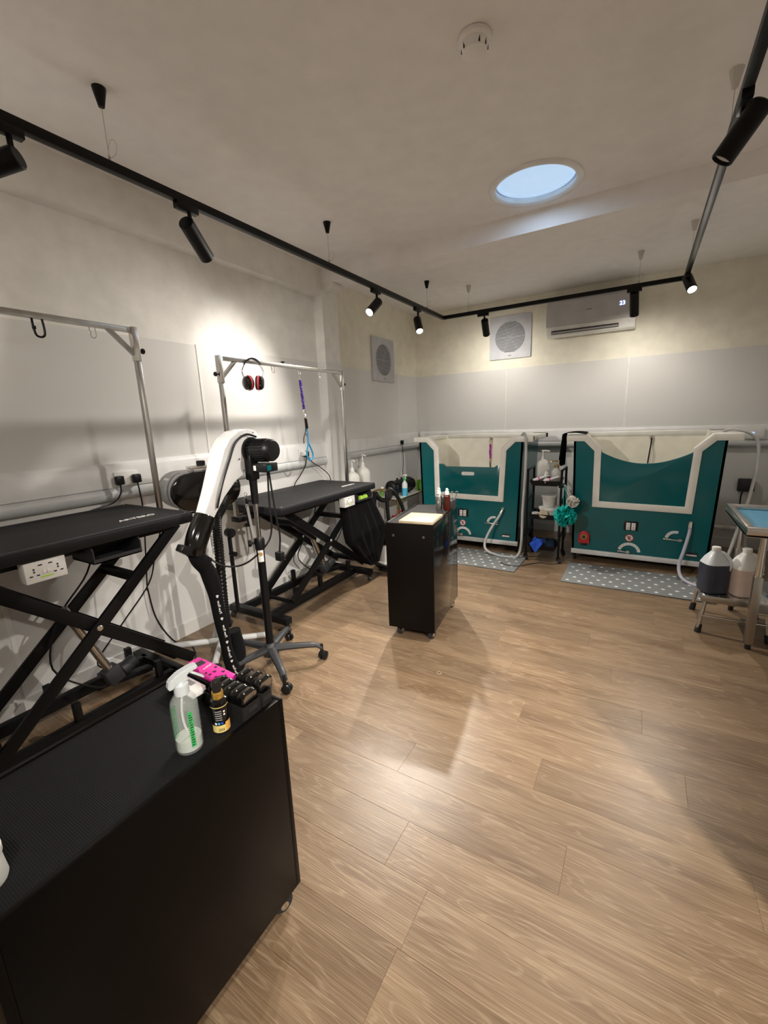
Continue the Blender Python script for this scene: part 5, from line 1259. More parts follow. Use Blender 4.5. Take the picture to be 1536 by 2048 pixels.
# wall details at the right of the baths
t = thing('wall_isolator', 'dark wall switch box with a cable right of the baths', 'switch box', (0.975, YB-0.03, 0.62))
b = nb(); box(b, 0.905, 1.045, YB-0.055, YB-0.005, 0.62, 0.755, 0.012); P('box', b, 'dark_gray', t)
b = nb(); tube(b, [(0.955, YB-0.03, 0.62), (0.945, YB-0.03, 0.56), (0.945, YB-0.03, 0.45), (0.93, YB-0.03, 0.30)], 0.006, 8); P('cable', b, 'black_plastic', t)
t = thing('wall_controller', 'white control box with a blue light on the end wall trunking', 'controller', (0.965, YB-0.045, 1.13))
b = nb(); box(b, 0.90, 1.06, YB-0.055, YB-0.040, 1.165, 1.265, 0.004); P('box', b, 'white_plastic', t)
b = nb(); cyl(b, (0.962, YB-0.056, 1.215), (0.962, YB-0.059, 1.215), 0.012, n=14); P('blue_light', b, 'led_blue', t, label='glowing blue indicator')
t = thing('waste_pipe', 'white plastic pipe with couplings low on the end wall', 'pipe', (0.85, 5.62, 0.20))
b = nb(); cyl(b, (0.62, 5.62, 0.235), (1.22, 5.62, 0.225), 0.022, n=16); P('pipe', b, 'jug_white', t)
for xx in (0.72, 0.85, 1.0):
    b = nb(); cyl(b, (xx-0.03, 5.62, 0.233), (xx+0.03, 5.62, 0.232), 0.029, n=16); P('coupling', b, 'bucket_gray', t)
b = nb(); box(b, 0.66, 0.68, 5.62, YB-0.014, 0.15, 0.24); P('bracket', b, 'mid_gray', t)

# ================================================================== BLACK ROLLING CABINETS
def cabinet(label, cx, cy, w, L, z0, z1, rot, top_m, bolts=True):
    """local: x across (front faces -y end), y along; open rim around the top"""
    t = thing('rolling_cabinet', label, 'cabinet', (cx, cy, 0), (0, 0, rot), 'black rolling cabinets')
    mxw = W[t.name]
    th = 0.016
    P('end_panel', box(nb(), -w/2, w/2, -L/2, -L/2+th, z0, z1-0.002, 0.0015), 'black_side', t, local=True)
    P('end_panel', box(nb(), -w/2, w/2, L/2-th, L/2, z0, z1-0.002, 0.0015), 'black_side', t, local=True)
    P('side_panel', box(nb(), w/2-th, w/2, -L/2+th, L/2-th, z0, z1, 0.0015), 'black_gloss' if bolts else 'black_side', t, local=True)
    P('side_panel', box(nb(), -w/2, -w/2+th, -L/2+th, L/2-th, z0, z1, 0.0015), 'black_side', t, local=True)
    P('bottom_panel', box(nb(), -w/2+th, w/2-th, -L/2+th, L/2-th, z0, z0+th), 'black_side', t, local=True)
    P('top_board', box(nb(), -w/2+th, w/2-th, -L/2+th, L/2-th, z1-0.03, z1-0.008), 'black_satin', t, local=True)
    P('top_mat', box(nb(), -w/2+th+0.001, w/2-th-0.001, -L/2+th+0.001, L/2-th-0.001, z1-0.008, z1-0.004, 0.001), top_m, t, local=True)
    if bolts:
        for sx in (-0.11, 0.10):
            b = nb(); cyl(b, (sx, -L/2-0.002, z1-0.085), (sx, -L/2+0.002, z1-0.085), 0.008, n=14); q = P('cam_bolt', b, 'bolt', t, local=True)
            b = nb(); cyl(b, (sx, -L/2-0.003, z1-0.085), (sx, -L/2, z1-0.085), 0.004, n=8); P('bolt_socket', b, 'label_black', q, local=True)
    for sx in (-1, 1):
        for sy in (-1, 1):
            p = mxw @ Vector((sx*(w/2-0.05), sy*(L/2-0.06), z0)); caster(t, tuple(p), 0.032, (0.35, 1, 0))
    return t
MCX, MCY, MCR = -1.297, 2.70, R(7.5)
mc = cabinet('black rolling cabinet in the middle of the room with a board on top', MCX, MCY, 0.33, 0.645, 0.085, 0.832, MCR, 'top_gray')
mxm = W[mc.name]; mt = 0.828
FCX, FCY = -1.0075, 0.4275
cabinet('black rolling cabinet in the foreground with ribbed rubber top', FCX, FCY, 0.385, 0.655, 0.09, 0.745, 0.0, 'ribbed_rubber', bolts=False)
ft = 0.741

# board and bottles on the middle cabinet
t = thing('chopping_board', 'pale wooden board lying on the middle cabinet', 'board', mxm @ Vector((0.05, -0.20, mt+0.005)), (0, 0, MCR))
P('board', box(nb(), -0.118, 0.112, -0.125, 0.125, 0, 0.018, 0.002), 'wood_board', t, local=True)
def spray_can(name, label, lx, ly, r, h, m, capm):
    p = mxm @ Vector((lx, ly, mt)); t = thing(name, label, 'bottle', p)
    b = nb(); lathe(b, [(0, 0), (r*0.94, 0), (r, 0.004), (r, h*0.78), (r*0.85, h*0.86), (r*0.55, h*0.90), (0, h*0.90)], p, 24); P('body', b, m, t)
    b = nb(); lathe(b, [(0, 0), (r*0.62, 0), (r*0.62, 0.022), (r*0.36, 0.028), (r*0.34, 0.045), (0.0, 0.047)], p+Vector((0, 0, h*0.90)), 18); cyl(b, p+Vector((0, 0, h*0.90+0.037)), p+Vector((0.018, -0.018, h*0.90+0.039)), 0.004, n=8); P('spray_head', b, capm, t)
    return t
spray_can('spray_bottle', 'brushed aluminium spray bottle with white head on the middle cabinet', 0.070, 0.145, 0.024, 0.135, 'alu', 'white_plastic')
spray_can('spray_bottle', 'dark brown spray bottle with white head on the middle cabinet', 0.128, 0.155, 0.025, 0.130, 'amber_bottle', 'white_plastic')
p = mxm @ Vector((0.125, 0.245, mt)); t = thing('scissor_case', 'open dark case of chrome tools at the back of the middle cabinet', 'case', p)
b = nb(); box(b, p.x-0.035, p.x+0.035, p.y-0.05, p.y+0.05, p.z, p.z+0.06, 0.005); P('case', b, 'dark_gray', t)
for i in range(4):
    b = nb(); q = p+Vector((-0.025+0.016*i, -0.03+0.02*i, 0.055)); obox(b, q, q+Vector((0.012*(i-1.5), 0.01, 0.045)), 0.008, 0.004, (1, 0, 0)); tube(b, ring_path(q+Vector((0.012*(i-1.5), 0.01, 0.055)), 0.009, 0.011, (1, 0.3, 0)), 0.0025, 6, 3, True); P('tool', b, 'chrome', t)

# ------------------------------------------------------------------ things on the foreground cabinet
# clear spray bottle with green print
x, y = -0.884, 0.512
t = thing('spray_bottle', 'clear spray bottle with green printing on the foreground cabinet', 'bottle', (x, y, ft))
r = 0.031
b = nb(); lathe(b, [(0, 0.0015), (r*0.9, 0.0), (r, 0.006), (r, 0.118), (r*0.93, 0.132), (r*0.62, 0.146), (0.0135, 0.150), (0.0135, 0.156), (0.0120, 0.156), (0.0120, 0.149), (r*0.58, 0.144), (r*0.88, 0.131), (r-0.0015, 0.117), (r-0.0015, 0.007), (0, 0.004)], (x, y, ft), 36); bo = P('bottle_wall', b, 'clear_plastic', t)
b = nb(); lathe(b, [(0, 0.0045), (r-0.0025, 0.0075), (r-0.0025, 0.034), (0, 0.034)], (x, y, ft), 32); P('liquid', b, 'pale_liquid', t)
b = nb(); tube(b, [(x, y, ft+0.15), (x-0.006, y-0.004, ft+0.10), (x-0.004, y-0.002, ft+0.055), (x+0.012, y+0.006, ft+0.020)], 0.0028, 8); P('dip_tube', b, 'white_plastic', t)
b = nb(); lathe(b, [(0, 0.148), (0.0165, 0.148), (0.0170, 0.156), (0.0165, 0.172), (0.014, 0.174), (0.011, 0.182), (0, 0.182)], (x, y, ft), 24); P('collar', b, 'jug_clear', t)
hd = Vector((0.30, 0.95, 0)).normalized()
def HQ(a, z, s=0.0): return Vector((x, y, ft))+hd*a+Vector((0, 0, z))+Vector((hd.y, -hd.x, 0))*s
b = nb()
prof = [(-0.030, 0.172), (-0.026, 0.190), (-0.005, 0.203), (0.020, 0.209), (0.038, 0.210), (0.040, 0.200), (0.016, 0.196), (0.012, 0.180), (-0.010, 0.178), (-0.022, 0.168)]
v0 = [b.verts.new(HQ(p[0], p[1], -0.011)) for p in prof]; v1 = [b.verts.new(HQ(p[0], p[1], 0.011)) for p in prof]
b.faces.new(v0); b.faces.new(v1[::-1])
for i in range(len(prof)): b.faces.new((v0[i], v1[i], v1[(i+1) % len(prof)], v0[(i+1) % len(prof)]))
bmesh.ops.recalc_face_normals(b, faces=list(b.faces)); bmesh.ops.bevel(b, geom=list(b.edges), offset=0.0025, segments=2, affect='EDGES'); P('trigger_head', b, 'jug_clear', t)
b = nb(); obox(b, HQ(0.020, 0.197), HQ(0.052, 0.168), 0.012, 0.004, (0, 0, 1), 0.0015); P('trigger', b, 'jug_clear', t)
cd = math.atan2(-y, -x)            # side of the bottle that faces the room
for k, (da, dz, s_) in enumerate(((0.42, 0.0, 1),)):
    b = nb(); pv = None
    for i in range(5):
        a = math.atan2(-0.52, 0.86)+0.30+0.075*(i-2)*1.1
        u0 = (x+(r+0.0006)*math.cos(a), y+(r+0.0006)*math.sin(a))
        cur = (b.verts.new((*u0, ft+0.020)), b.verts.new((*u0, ft+0.112)))
        if pv: b.faces.new((pv[0], cur[0], cur[1], pv[1]))
        pv = cur
    gp = P('green_panel', b, 'green_print', t, shade=60)
a = math.atan2(-0.52, 0.86)+0.30
nd = Vector((math.cos(a), math.sin(a), 0)); td = Vector((-nd.y, nd.x, 0))
for i in range(13):
    b = nb(); c = Vector((x, y, ft+0.026+0.0065*i))+nd*(r+0.0008); box(b, -0.0035, 0.0035 if i % 3 else 0.001, -0.0012, 0.0012, -0.0002, 0.0002, 0, basis(c, td, (0, 0, 1))); P('panel_mark', b, 'label_black', gp, shade=0)
a2 = a-1.25
for i in range(12):
    b = nb(); z = 0.038+i*0.0068; aa = a2
    for q in range(4):
        a3 = a2-0.28+0.16*q
        pts = [(x+(r+0.0005)*math.cos(a3+0.14*e), y+(r+0.0005)*math.sin(a3+0.14*e), ft+z+dz+0.006*(q+e)) for e, dz in ((0, 0), (1, 0), (1, 0.0022), (0, 0.0022))]
        b.faces.new([b.verts.new(p) for p in pts])
    P('print_line', b, 'green_print', t, shade=0)
# black and gold mist bottle
x, y = -0.868, 0.592; r = 0.021
t = thing('mist_bottle', 'black mist bottle with gold collar and yellow label on the foreground cabinet', 'bottle', (x, y, ft))
b = nb(); lathe(b, [(0, 0), (r*0.93, 0), (r, 0.004), (r, 0.080), (r*0.92, 0.088), (r*0.55, 0.093), (0, 0.093)], (x, y, ft), 28); bo = P('body', b, 'black_gloss', t)
b = nb(); lathe(b, [(0, 0.091), (0.0135, 0.091), (0.0140, 0.094), (0.0140, 0.107), (0.0128, 0.110), (0, 0.110)], (x, y, ft), 24); P('gold_collar', b, 'gold_cap', t)
b = nb(); lathe(b, [(0, 0.109), (0.0112, 0.109), (0.0105, 0.136), (0.009, 0.138), (0, 0.138)], (x, y, ft), 24); P('clear_cap', b, 'smoke_plastic', t)
a0 = math.atan2(-0.56, 0.82)
def wrap(x, y, r, aa, ab, z0, z1, k=8):
    b = nb(); pv = None
    for i in range(k+1):
        a = aa+(ab-aa)*i/k; cur = (b.verts.new((x+r*math.cos(a), y+r*math.sin(a), ft+z0)), b.verts.new((x+r*math.cos(a), y+r*math.sin(a), ft+z1)))
        if pv: b.faces.new((pv[0], cur[0], cur[1], pv[1]))
        pv = cur
    return b
lb = P('label', wrap(x, y, r+0.0004, a0-1.3, a0+1.3, 0.004, 0.024, 16), 'label_yellow', t, shade=60)
P('label_panel', wrap(x, y, r+0.0006, a0+0.45, a0+1.3, 0.005, 0.030), 'label_orange', lb, shade=60)
for i in range(11):
    P('barcode_bar', wrap(x, y, r+0.0008, a0-0.35+0.06*i, a0-0.35+0.06*i+(0.02 if i % 3 else 0.04), 0.008, 0.016, 1), 'label_black', lb, shade=0)
P('gold_band', wrap(x, y, r+0.0004, a0-1.4, a0+1.4, 0.073, 0.075, 16), 'label_yellow', t, shade=60)
for i, m_ in enumerate(('label_white', 'blue_liquid', 'blue_cloth')):
    P('label_icon', wrap(x, y, r+0.0006, a0-0.75+0.36*i, a0-0.50+0.36*i, 0.027, 0.033, 3), m_, t, shade=0)
for z in (0.050, 0.058):
    P('label_icon', wrap(x, y, r+0.0006, a0+0.35, a0+0.55, z, z+0.005, 2), 'label_white', t, shade=0)
for i in range(5):
    P('label_text', wrap(x, y, r+0.0005, a0-0.6, a0+0.15, 0.038+0.006*i, 0.041+0.006*i, 4), 'mid_gray', t, shade=0)
# charging docks with clip-on combs standing in rows
def dock(label, y0, y1, x0, x1, h):
    t = thing('comb_dock', label, 'dock', ((x0+x1)/2, (y0+y1)/2, ft), group='dark docks at the cabinet corner')
    b = nb(); th = 0.003
    pts_o = rrect(x0, x1, y0, y1, 0.008, 4); pts_i = rrect(x0+th, x1-th, y0+th, y1-th, 0.006, 4)
    vo0 = [b.verts.new((*p, ft)) for p in pts_o]; vo1 = [b.verts.new((*p, ft+h)) for p in pts_o]
    vi1 = [b.verts.new((*p, ft+h)) for p in pts_i]; vi0 = [b.verts.new((*p, ft+th)) for p in pts_i]; n = len(pts_o)
    b.faces.new(vo0[::-1]); b.faces.new(vi0)
    for i in range(n):
        j = (i+1) % n
        b.faces.new((vo0[i], vo0[j], vo1[j], vo1[i])); b.faces.new((vo1[i], vo1[j], vi1[j], vi1[i])); b.faces.new((vi1[i], vi1[j], vi0[j], vi0[i]))
    P('tray_body', b, 'smoke_plastic', t, shade=40)
    b = nb(); box(b, x1-0.001, x1+0.0008, (y0+y1)/2-0.014, (y0+y1)/2+0.014, ft+h*0.45, ft+h*0.75); P('front_badge', b, 'label_black', t)
    return t
dock('smoked dock holding five black clipper combs, beside the mist bottle', 0.634, 0.698, -0.995, -0.832, 0.040)
dock('smoked dock holding three black clipper combs, at the cabinet corner', 0.700, 0.738, -0.985, -0.832, 0.040)
def comb(x, y, label, rot):
    t = thing('clipper_comb', label, 'clipper comb', (x, y, ft+0.0035), (0, 0.10, rot), 'black clipper combs in the docks')
    b = nb(); prism(b, [(-0.026, 0.0), (0.026, 0.0), (0.029, 0.046), (0.026, 0.060), (0.016, 0.066), (-0.016, 0.066), (-0.026, 0.060), (-0.029, 0.046)], 'x', -0.0105, 0.0105, 0.003); P('comb_body', b, 'black_gloss', t, local=True)
    b = nb(); prism(b, [(-0.021, 0.040), (0.021, 0.040), (0.024, 0.053), (0.016, 0.062), (-0.016, 0.062), (-0.024, 0.053)], 'x', 0.0100, 0.0112); P('face_plate', b, 'steel', t, local=True)
    for s in (-1, 1):
        b = nb(); ball(b, (0.004, s*0.015, 0.0665), 0.0030, n=10, m=6); P('stud', b, 'chrome', t, local=True)
    b = nb(); obox(b, (0.0, -0.014, 0.0670), (0.0, 0.014, 0.0670), 0.0012, 0.0012); P('edge_highlight', b, 'chrome', t, local=True)
for i, lab in enumerate(('first of five black clipper combs, steel face towards the room', 'second of five black clipper combs behind the steel-faced one', 'third and middle one of the five black clipper combs', 'fourth of the five black clipper combs, next to the last', 'fifth and last black clipper comb, touching the pink box')):
    comb(-0.856-0.028*i, 0.666, lab, R(4))
for i, lab in enumerate(('front black clipper comb in the corner dock, steel face outwards', 'middle black clipper comb of the three in the corner dock', 'rear black clipper comb of the three in the corner dock')):
    comb(-0.862-0.036*i, 0.728, lab, R(4))
# pink paw print clipper in a black cradle, and white card
t = thing('pink_clipper', 'bright pink clipper case with black paw prints in a black cradle', 'clipper', (-1.064, 0.716, ft), (0, 0, R(-4)))
mxp = W[t.name]
b = nb(); box(b, -0.085, 0.052, -0.036, 0.040, 0.0, 0.026, 0.004); P('cradle', b, 'black_plastic', t, local=True)
b = nb(); prism(b, [(-0.090, -0.024), (-0.03, -0.024), (-0.02, -0.029), (0.095, -0.029), (0.095, 0.020), (-0.02, 0.020), (-0.09, 0.018)], 'z', 0.024, 0.048, 0.005); bo = P('case', b, 'pink', t, local=True)
b = nb(); box(b, -0.062, -0.036, -0.018, 0.008, 0.0475, 0.0486); P('display_window', b, 'dark_gray', bo, local=True)
P('lettering', text_bm('artero', 0.013, basis((-0.012, -0.003, 0.0484), (0.25, -1, 0), (1, 0.25, 0))), 'label_white', bo, local=True, shade=0)
for px_, py_, s_ in ((0.012, 0.008, 0.006), (0.030, -0.008, 0.007), (0.032, -0.024, 0.006), (0.052, 0.006, 0.007), (0.058, -0.022, 0.006), (0.075, -0.004, 0.007), (0.015, -0.026, 0.005)):
    b = nb(); paw(b, Vector((px_, py_, 0.0483)), (0, 0, 1), s_, (0.8, 0.6, 0)); P('paw_print', b, 'label_black', bo, local=True, shade=0)
t = thing('white_box', 'white lidded box behind the clear spray bottle', 'box', (-1.070, 0.652, ft), (0, 0, R(-3)))
b = nb(); box(b, -0.072, 0.058, -0.034, 0.016, 0, 0.022, 0.003); P('base', b, 'black_plastic', t, local=True)
b = nb(); prism(b, [(-0.074, -0.036), (0.062, -0.036), (0.062, 0.004), (0.04, 0.018), (-0.074, 0.018)], 'z', 0.022, 0.028, 0.002); P('lid', b, 'label_white', t, local=True)
b = nb(); box(b, -0.03, 0.006, -0.006, 0.010, 0.0275, 0.0290, 0.0005); P('clasp', b, 'mid_gray', t, local=True)
# white tub cut by the left edge
t = thing('cream_tub', 'white plastic tub with brown stains at the left edge of the foreground cabinet', 'tub', (-0.918, 0.134, ft))
b = nb(); lathe(b, [(0, 0), (0.033, 0), (0.035, 0.006), (0.031, 0.050), (0, 0.050)], (-0.918, 0.134, ft), 28); P('body', b, 'jug_white', t)
b = nb(); lathe(b, [(0, 0.049), (0.033, 0.049), (0.034, 0.052), (0.034, 0.064), (0.030, 0.067), (0, 0.067)], (-0.918, 0.134, ft), 28); P('lid', b, 'white_plastic', t)
b = wrap(-0.918, 0.134, 0.0352, -0.9, -0.3, 0.008, 0.034, 6); P('stain', b, 'brown_stain', t, shade=60)

# ================================================================== GOLD DRINKS TROLLEY AND WHAT STANDS ON IT
gx0, gx1, gy0, gy1, gz = -2.665, -2.305, 4.12, 4.90, 0.612
t = thing('gold_trolley', 'gold tubular trolley with white shelves left of the corner bath', 'trolley', ((gx0+gx1)/2, (gy0+gy1)/2, 0))
for yy, zz in ((gy0, 0.712), (gy1, 0.712)):
    b = nb(); tube(b, [(gx0, yy, 0.07), (gx0, yy, 0.56), (gx0+0.01, yy, 0.648), (gx0+0.06, yy, 0.692), ((gx0+gx1)/2-0.05, yy, zz), ((gx0+gx1)/2+0.05, yy, zz), (gx1-0.06, yy, 0.692), (gx1-0.01, yy, 0.648), (gx1, yy, 0.56), (gx1, yy, 0.07)], 0.0115, 12, 5); P('end_frame', b, 'gold', t)
for z in (gz-0.012, 0.23):
    for xx in (gx0, gx1):
        b = nb(); cyl(b, (xx, gy0, z), (xx, gy1, z), 0.010, n=12); P('side_rail', b, 'gold', t)
    for yy in (gy0, gy1):
        b = nb(); cyl(b, (gx0, yy, z), (gx1, yy, z), 0.010, n=12); P('end_rail', b, 'gold', t)
    P('shelf', box(nb(), gx0+0.005, gx1-0.005, gy0+0.005, gy1-0.005, z-0.004, z+0.012, 0.003), 'white_gloss' if z > 0.5 else 'tub_frame', t)
for xx in (gx0, gx1):
    for yy in (gy0, gy1): caster(t, (xx, yy, 0.08), 0.028, (0.3, 1, 0))
# tubular dryer
p0, p1 = Vector((-2.475, 4.25, gz+0.095)), Vector((-2.43, 4.70, gz+0.095))
t = thing('tube_dryer', 'black cylindrical dryer lying on the gold trolley', 'dryer', (-2.45, 4.47, gz))
d = (p1-p0).normalized(); fr = frame_from(d); L = (p1-p0).length
b = nb(); lathe(b, [(0, 0), (0.05, 0), (0.072, 0.012), (0.080, 0.035), (0.080, L-0.03), (0.072, L-0.008), (0, L)], p0, 32, fr); P('body', b, 'black_plastic', t)
b = nb(); lathe(b, [(0.078, 0.03), (0.088, 0.032), (0.088, 0.055), (0.078, 0.058)], p0, 32, fr); P('front_band', b, 'black_gloss', t)
b = nb(); lathe(b, [(0.078, L-0.07), (0.090, L-0.068), (0.090, L-0.03), (0.078, L-0.028)], p0, 32, fr); P('rear_band', b, 'black_gloss', t)
b = nb(); cyl(b, p0-d*0.004, p0+d*0.002, 0.018, n=16); P('switch_dial', b, 'mid_gray', t)
for k in (0.35, 0.55):
    b = nb(); q = p0+d*(L*k)+Vector((0, 0, 0.078)); cyl(b, q, q+Vector((0, 0, 0.025)), 0.012, n=12); P('top_knob', b, 'black_plastic', t)
for k in (0.2, 0.75):
    b = nb(); q = p0+d*(L*k); box(b, q.x-0.05, q.x+0.05, q.y-0.02, q.y+0.02, gz+0.0005, gz+0.03, 0.004); P('foot', b, 'black_plastic', t)
b = nb(); tube(b, [p0+d*0.02+Vector((0.02, -0.02, -0.02)), Vector((-2.37, 4.05, 0.64)), Vector((-2.385, 3.95, 0.63)), Vector((-2.42, 3.90, 0.665)), Vector((-2.44, 3.88, 0.715))], 0.028, 14, 8, rib=0.08); P('hose', b, 'black_plastic', t)
b = nb(); tube(b, [Vector((-2.443, 3.88, 0.735)), Vector((-2.45, 3.87, 0.665)), Vector((-2.462, 3.86, 0.585)), Vector((-2.475, 3.85, 0.52))], 0.030, 14, 5, prof=lambda u: 1.0-0.25*math.sin(u*3.1)+0.15*u); P('nozzle', b, 'black_plastic', t)
# blue spray bottle
t = thing('spray_bottle', 'clear bottle of blue liquid with white sprayer on the gold trolley', 'bottle', (-2.325, 4.36, gz))
x, y = -2.335, 4.36
b = nb(); lathe(b, [(0, 0), (0.030, 0), (0.033, 0.005), (0.033, 0.095)], (x, y, gz), 24); P('liquid', b, 'blue_liquid', t)
b = nb(); lathe(b, [(0.033, 0.095), (0.033, 0.135), (0.026, 0.155), (0.012, 0.175), (0.011, 0.185), (0, 0.185)], (x, y, gz), 24); P('body', b, 'jug_clear', t)
b = nb(); lathe(b, [(0, 0.18), (0.015, 0.18), (0.015, 0.20), (0.009, 0.205), (0.009, 0.235), (0, 0.237)], (x, y, gz), 18); P('collar', b, 'green_print', t)
b = nb(); obox(b, (x-0.02, y+0.01, gz+0.242), (x+0.035, y-0.015, gz+0.247), 0.018, 0.020, (0, 0, 1), 0.004); obox(b, (x+0.015, y-0.005, gz+0.235), (x+0.022, y-0.008, gz+0.20), 0.010, 0.005, (1, 0, 0)); P('sprayer', b, 'white_plastic', t)
# green sponge block and small bottle
b = nb(); box(b, -2.40, -2.315, 4.77, 4.82, gz, gz+0.13, 0.008, Matrix.Translation((0, 0, 0))); T('sponge', b, 'green_sponge', 'green sponge block standing at the far end of the gold trolley', 'sponge')
pump_bottle('lotion_bottle', 'small bottle with white cap at the near end of the gold trolley', -2.565, 4.22, gz, 0.020, 0.075, 'green_sponge', 'white_plastic', 0.010, 0.045, R(20), spout=0.015)
# lower shelf: clear bag with red flowers and small pots
t = thing('flower_bag', 'clear bag with red flowers on the lower shelf of the gold trolley', 'bag', (-2.38, 4.30, 0.242))
for i in range(9):
    rr = random.Random(i+20); c = Vector((-2.39+rr.uniform(-0.04, 0.05), 4.28+rr.uniform(-0.06, 0.08), 0.30+rr.uniform(0, 0.14)))
    b = nb()
    for k in range(6): ball(b, c+Vector((0.018*math.cos(k*1.05), 0.018*math.sin(k*1.05), 0.004*(k % 2))), 0.014, (1, 1, 0.5), 8, 6)
    P('flower', b, 'red_plastic' if i % 3 else 'jug_pink', t)
b = nb(); box(b, -2.46, -2.32, 4.20, 4.38, 0.243, 0.29, 0.015); P('tray', b, 'white_plastic', t)
for i, (xx, lab) in enumerate(((-2.60, 'small cream pot at the left of the gold trolley lower shelf'), (-2.52, 'small cream pot in the middle of the gold trolley lower shelf'))):
    t = thing('small_pot', lab, 'pot', (xx, 4.22+0.05*i, 0.2425))
    b = nb(); lathe(b, [(0, 0), (0.028, 0), (0.030, 0.004), (0.030, 0.035), (0, 0.035)], (xx, 4.22+0.05*i, 0.2425), 20); P('body', b, 'jug_pink', t)
    b = nb(); lathe(b, [(0, 0.035), (0.032, 0.035), (0.032, 0.048), (0, 0.049)], (xx, 4.22+0.05*i, 0.2425), 20); P('lid', b, 'bucket_gray', t)
# small stand with two pump jugs behind the far table
t = thing('side_stand', 'plain grey stand behind the far grooming table holding two pump jugs', 'stand', (-2.60, 3.83, 0))
P('top', box(nb(), -2.76, -2.53, 3.66, 4.07, 0.615, 0.635, 0.004), 'trunk_gray', t)
for xx in (-2.745, -2.545):
    for yy in (3.675, 4.055): P('leg', box(nb(), xx-0.012, xx+0.012, yy-0.012, yy+0.012, 0, 0.616), 'trunk_gray', t)
jug('pump_jug', 'white pump jug behind the far table, with dark label, nearer the chrome post', -2.645, 3.755, 0.6355, 0.15, 0.13, 0.345, 'jug_white', R(-25), True, lab='label_black', grp='white pump jugs on the stand')
jug('pump_jug', 'taller looking white pump jug behind the far table, nearer the gold trolley', -2.645, 3.965, 0.6355, 0.15, 0.13, 0.375, 'jug_white', R(-25), True, grp='white pump jugs on the stand')

# drum vacuum cleaner between the far table and the middle cabinet
vx, vy = -2.09, 3.60
t = thing('vacuum_cleaner', 'white drum vacuum cleaner with black base partly hidden by the middle cabinet', 'vacuum cleaner', (vx, vy, 0))
b = nb(); lathe(b, [(0, 0.05), (0.185, 0.05), (0.195, 0.065), (0.195, 0.085), (0.16, 0.095), (0, 0.095)], (vx, vy, 0), 36); P('base', b, 'black_plastic', t)
b = nb(); lathe(b, [(0, 0.09), (0.170, 0.09), (0.172, 0.105), (0.160, 0.115), (0.150, 0.25), (0.140, 0.30), (0, 0.30)], (vx, vy, 0), 36); P('drum', b, 'jug_white', t)
b = nb(); lathe(b, [(0, 0.29), (0.150, 0.29), (0.155, 0.305), (0.150, 0.34), (0.110, 0.375), (0, 0.385)], (vx, vy, 0), 36); P('motor_lid', b, 'black_plastic', t)
b = nb(); nv = (Vector((0, 0, 0))-Vector((vx, vy, 0))).normalized(); a0 = math.atan2(nv.y, nv.x)
pv = None
for i in range(7):
    a = a0+0.15+0.11*i; cur = (b.verts.new((vx+0.1615*math.cos(a), vy+0.1615*math.sin(a), 0.125)), b.verts.new((vx+0.1535*math.cos(a), vy+0.1535*math.sin(a), 0.24)))
    if pv: b.faces.new((pv[0], cur[0], cur[1], pv[1]))
    pv = cur
P('label', b, 'green_print', t, shade=60)
for a in range(45, 360, 90):
    xx, yy = vx+0.15*math.cos(R(a)), vy+0.15*math.sin(R(a)); caster(t, (xx, yy, 0.056), 0.024, (0.5, 0.5, 0))
b = nb(); tube(b, [(vx-0.03, vy, 0.36), (vx-0.035, vy, 0.50), (vx-0.045, vy, 0.72), (vx-0.045, vy+0.01, 0.79), (vx-0.02, vy+0.03, 0.815), (vx+0.01, vy+0.05, 0.79), (vx+0.05, vy+0.12, 0.66), (vx+0.06, vy+0.16, 0.50), (vx+0.05, vy+0.12, 0.36)], 0.019, 14, 8); P('hose_wand', b, 'black_plastic', t)

# ------------------------------------------------------------------ wall sockets, plugs and cables
def wall_socket(label, y, z, xf, plugs, cord, pm='black_plastic', wide=True):
    t = thing('wall_socket', label, 'socket', (xf, y, z-0.045))
    hw_ = 0.073 if wide else 0.043
    b = nb(); box(b, xf, xf+0.010, y-hw_, y+hw_, z-0.043, z+0.043, 0.003); P('face_plate', b, 'white_plastic', t)
    for k, dy in enumerate(plugs):
        b = nb(); box(b, xf+0.010, xf+0.045, y+dy-0.024, y+dy+0.024, z-0.034, z+0.020, 0.008); pl = P('plug', b, pm, t)
        if k < len(cord):
            b = nb(); tube(b, [(xf+0.03, y+dy, z-0.030)]+cord[k], 0.0045, 8); P('cord', b, 'black_plastic', pl)
xw = XL+0.004+0.034
wall_socket('white double socket with two black plugs above the nearest table', 1.445, 1.205, xw, (-0.055, 0.05), [[(xw+0.035, 1.38, 1.12), (xw+0.03, 1.33, 1.07), (xw+0.02, 1.20, 1.045), (xw+0.01, 1.14, 1.01)], [(xw+0.03, 1.50, 1.10), (xw+0.015, 1.51, 1.00), (xw+0.0, 1.50, 0.80), (xw, 1.46, 0.45)]])
t2c = wall_socket('white double socket above the far table with black cords to it', 3.10, 1.215, xw, (0.01,), [[(xw+0.03, 3.08, 1.10), (xw+0.03, 3.00, 1.02), (xw+0.02, 2.93, 0.95), (xw+0.01, 2.92, 0.89)]])
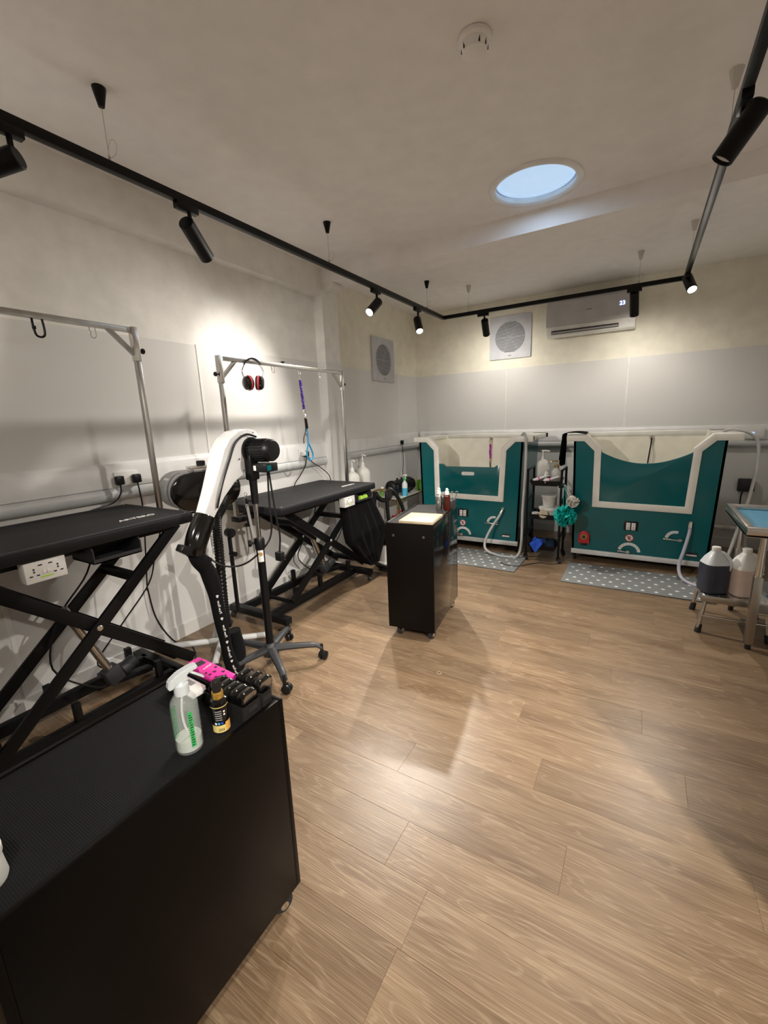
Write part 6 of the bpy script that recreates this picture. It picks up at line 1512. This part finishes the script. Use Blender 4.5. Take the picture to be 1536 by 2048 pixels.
b = nb(); tube(b, [(xw+0.03, 3.13, 1.18), (xw+0.04, 3.18, 1.12), (xw+0.05, 3.28, 1.06), (xw+0.08, 3.36, 0.98), (xw+0.09, 3.38, 0.90)], 0.0045, 8); T('loose_cord', b, 'black_plastic', 'black cord running from the far socket down behind the chrome post', 'cord')
b = nb(); box(b, xw+0.010, xw+0.05, 3.045, 3.085, 1.195, 1.235, 0.006); T('adapter_plug', b, 'white_plastic', 'white adapter plugged in above the far table', 'plug')
wall_socket('white single socket with a black plug left of the corner bath', 5.11, 1.195, XF+0.004+0.034, (0.0,), [[(XF+0.07, 5.11, 1.08), (XF+0.09, 5.08, 0.95), (XF+0.15, 4.95, 0.80), (XF+0.25, 4.80, 0.75)]], wide=False)
# cable clutter on the floor near the first table
b = nb(); tube(b, [(-2.732, 1.462, 0.47), (-2.72, 1.48, 0.25), (-2.68, 1.55, 0.06), (-2.60, 1.62, 0.008), (-2.45, 1.55, 0.008), (-2.30, 1.42, 0.008), (-2.20, 1.38, 0.008)], 0.005, 8); T('floor_cable', b, 'black_plastic', 'black cable trailing over the floor behind the white stand', 'cable')
t = thing('power_strip', 'black power strip with plugs lying under the nearest table', 'power strip', (-2.665, 1.18, 0))
b = nb(); box(b, -2.70, -2.63, 1.03, 1.27, 0.0, 0.045, 0.006); P('housing', b, 'black_plastic', t)
for i in range(2):
    b = nb(); box(b, -2.69, -2.64, 1.06+0.11*i, 1.11+0.11*i, 0.045, 0.085, 0.006); P('plug', b, 'dark_gray', t)
# small ring dropped on the floor
b = nb(); tube(b, [(-0.934+0.013*math.cos(2*math.pi*i/14), 2.11+0.013*math.sin(2*math.pi*i/14), 0.003) for i in range(14)], 0.0022, 7, 3, True); T('hair_band', b, 'wood_board', 'tiny pale elastic band lying on the floor', 'elastic band')
b = nb(); tube(b, [(-1.15, 4.18, 0.016), (-1.05, 4.12, 0.016), (-0.95, 4.15, 0.015), (-0.90, 4.25, 0.006), (-0.80, 4.35, 0.006), (-0.70, 4.36, 0.006), (-0.60, 4.42, 0.006)], 0.004, 8); T('floor_cable', b, 'dark_gray', 'thin dark cable crossing the floor in front of the utility trolley', 'cable')
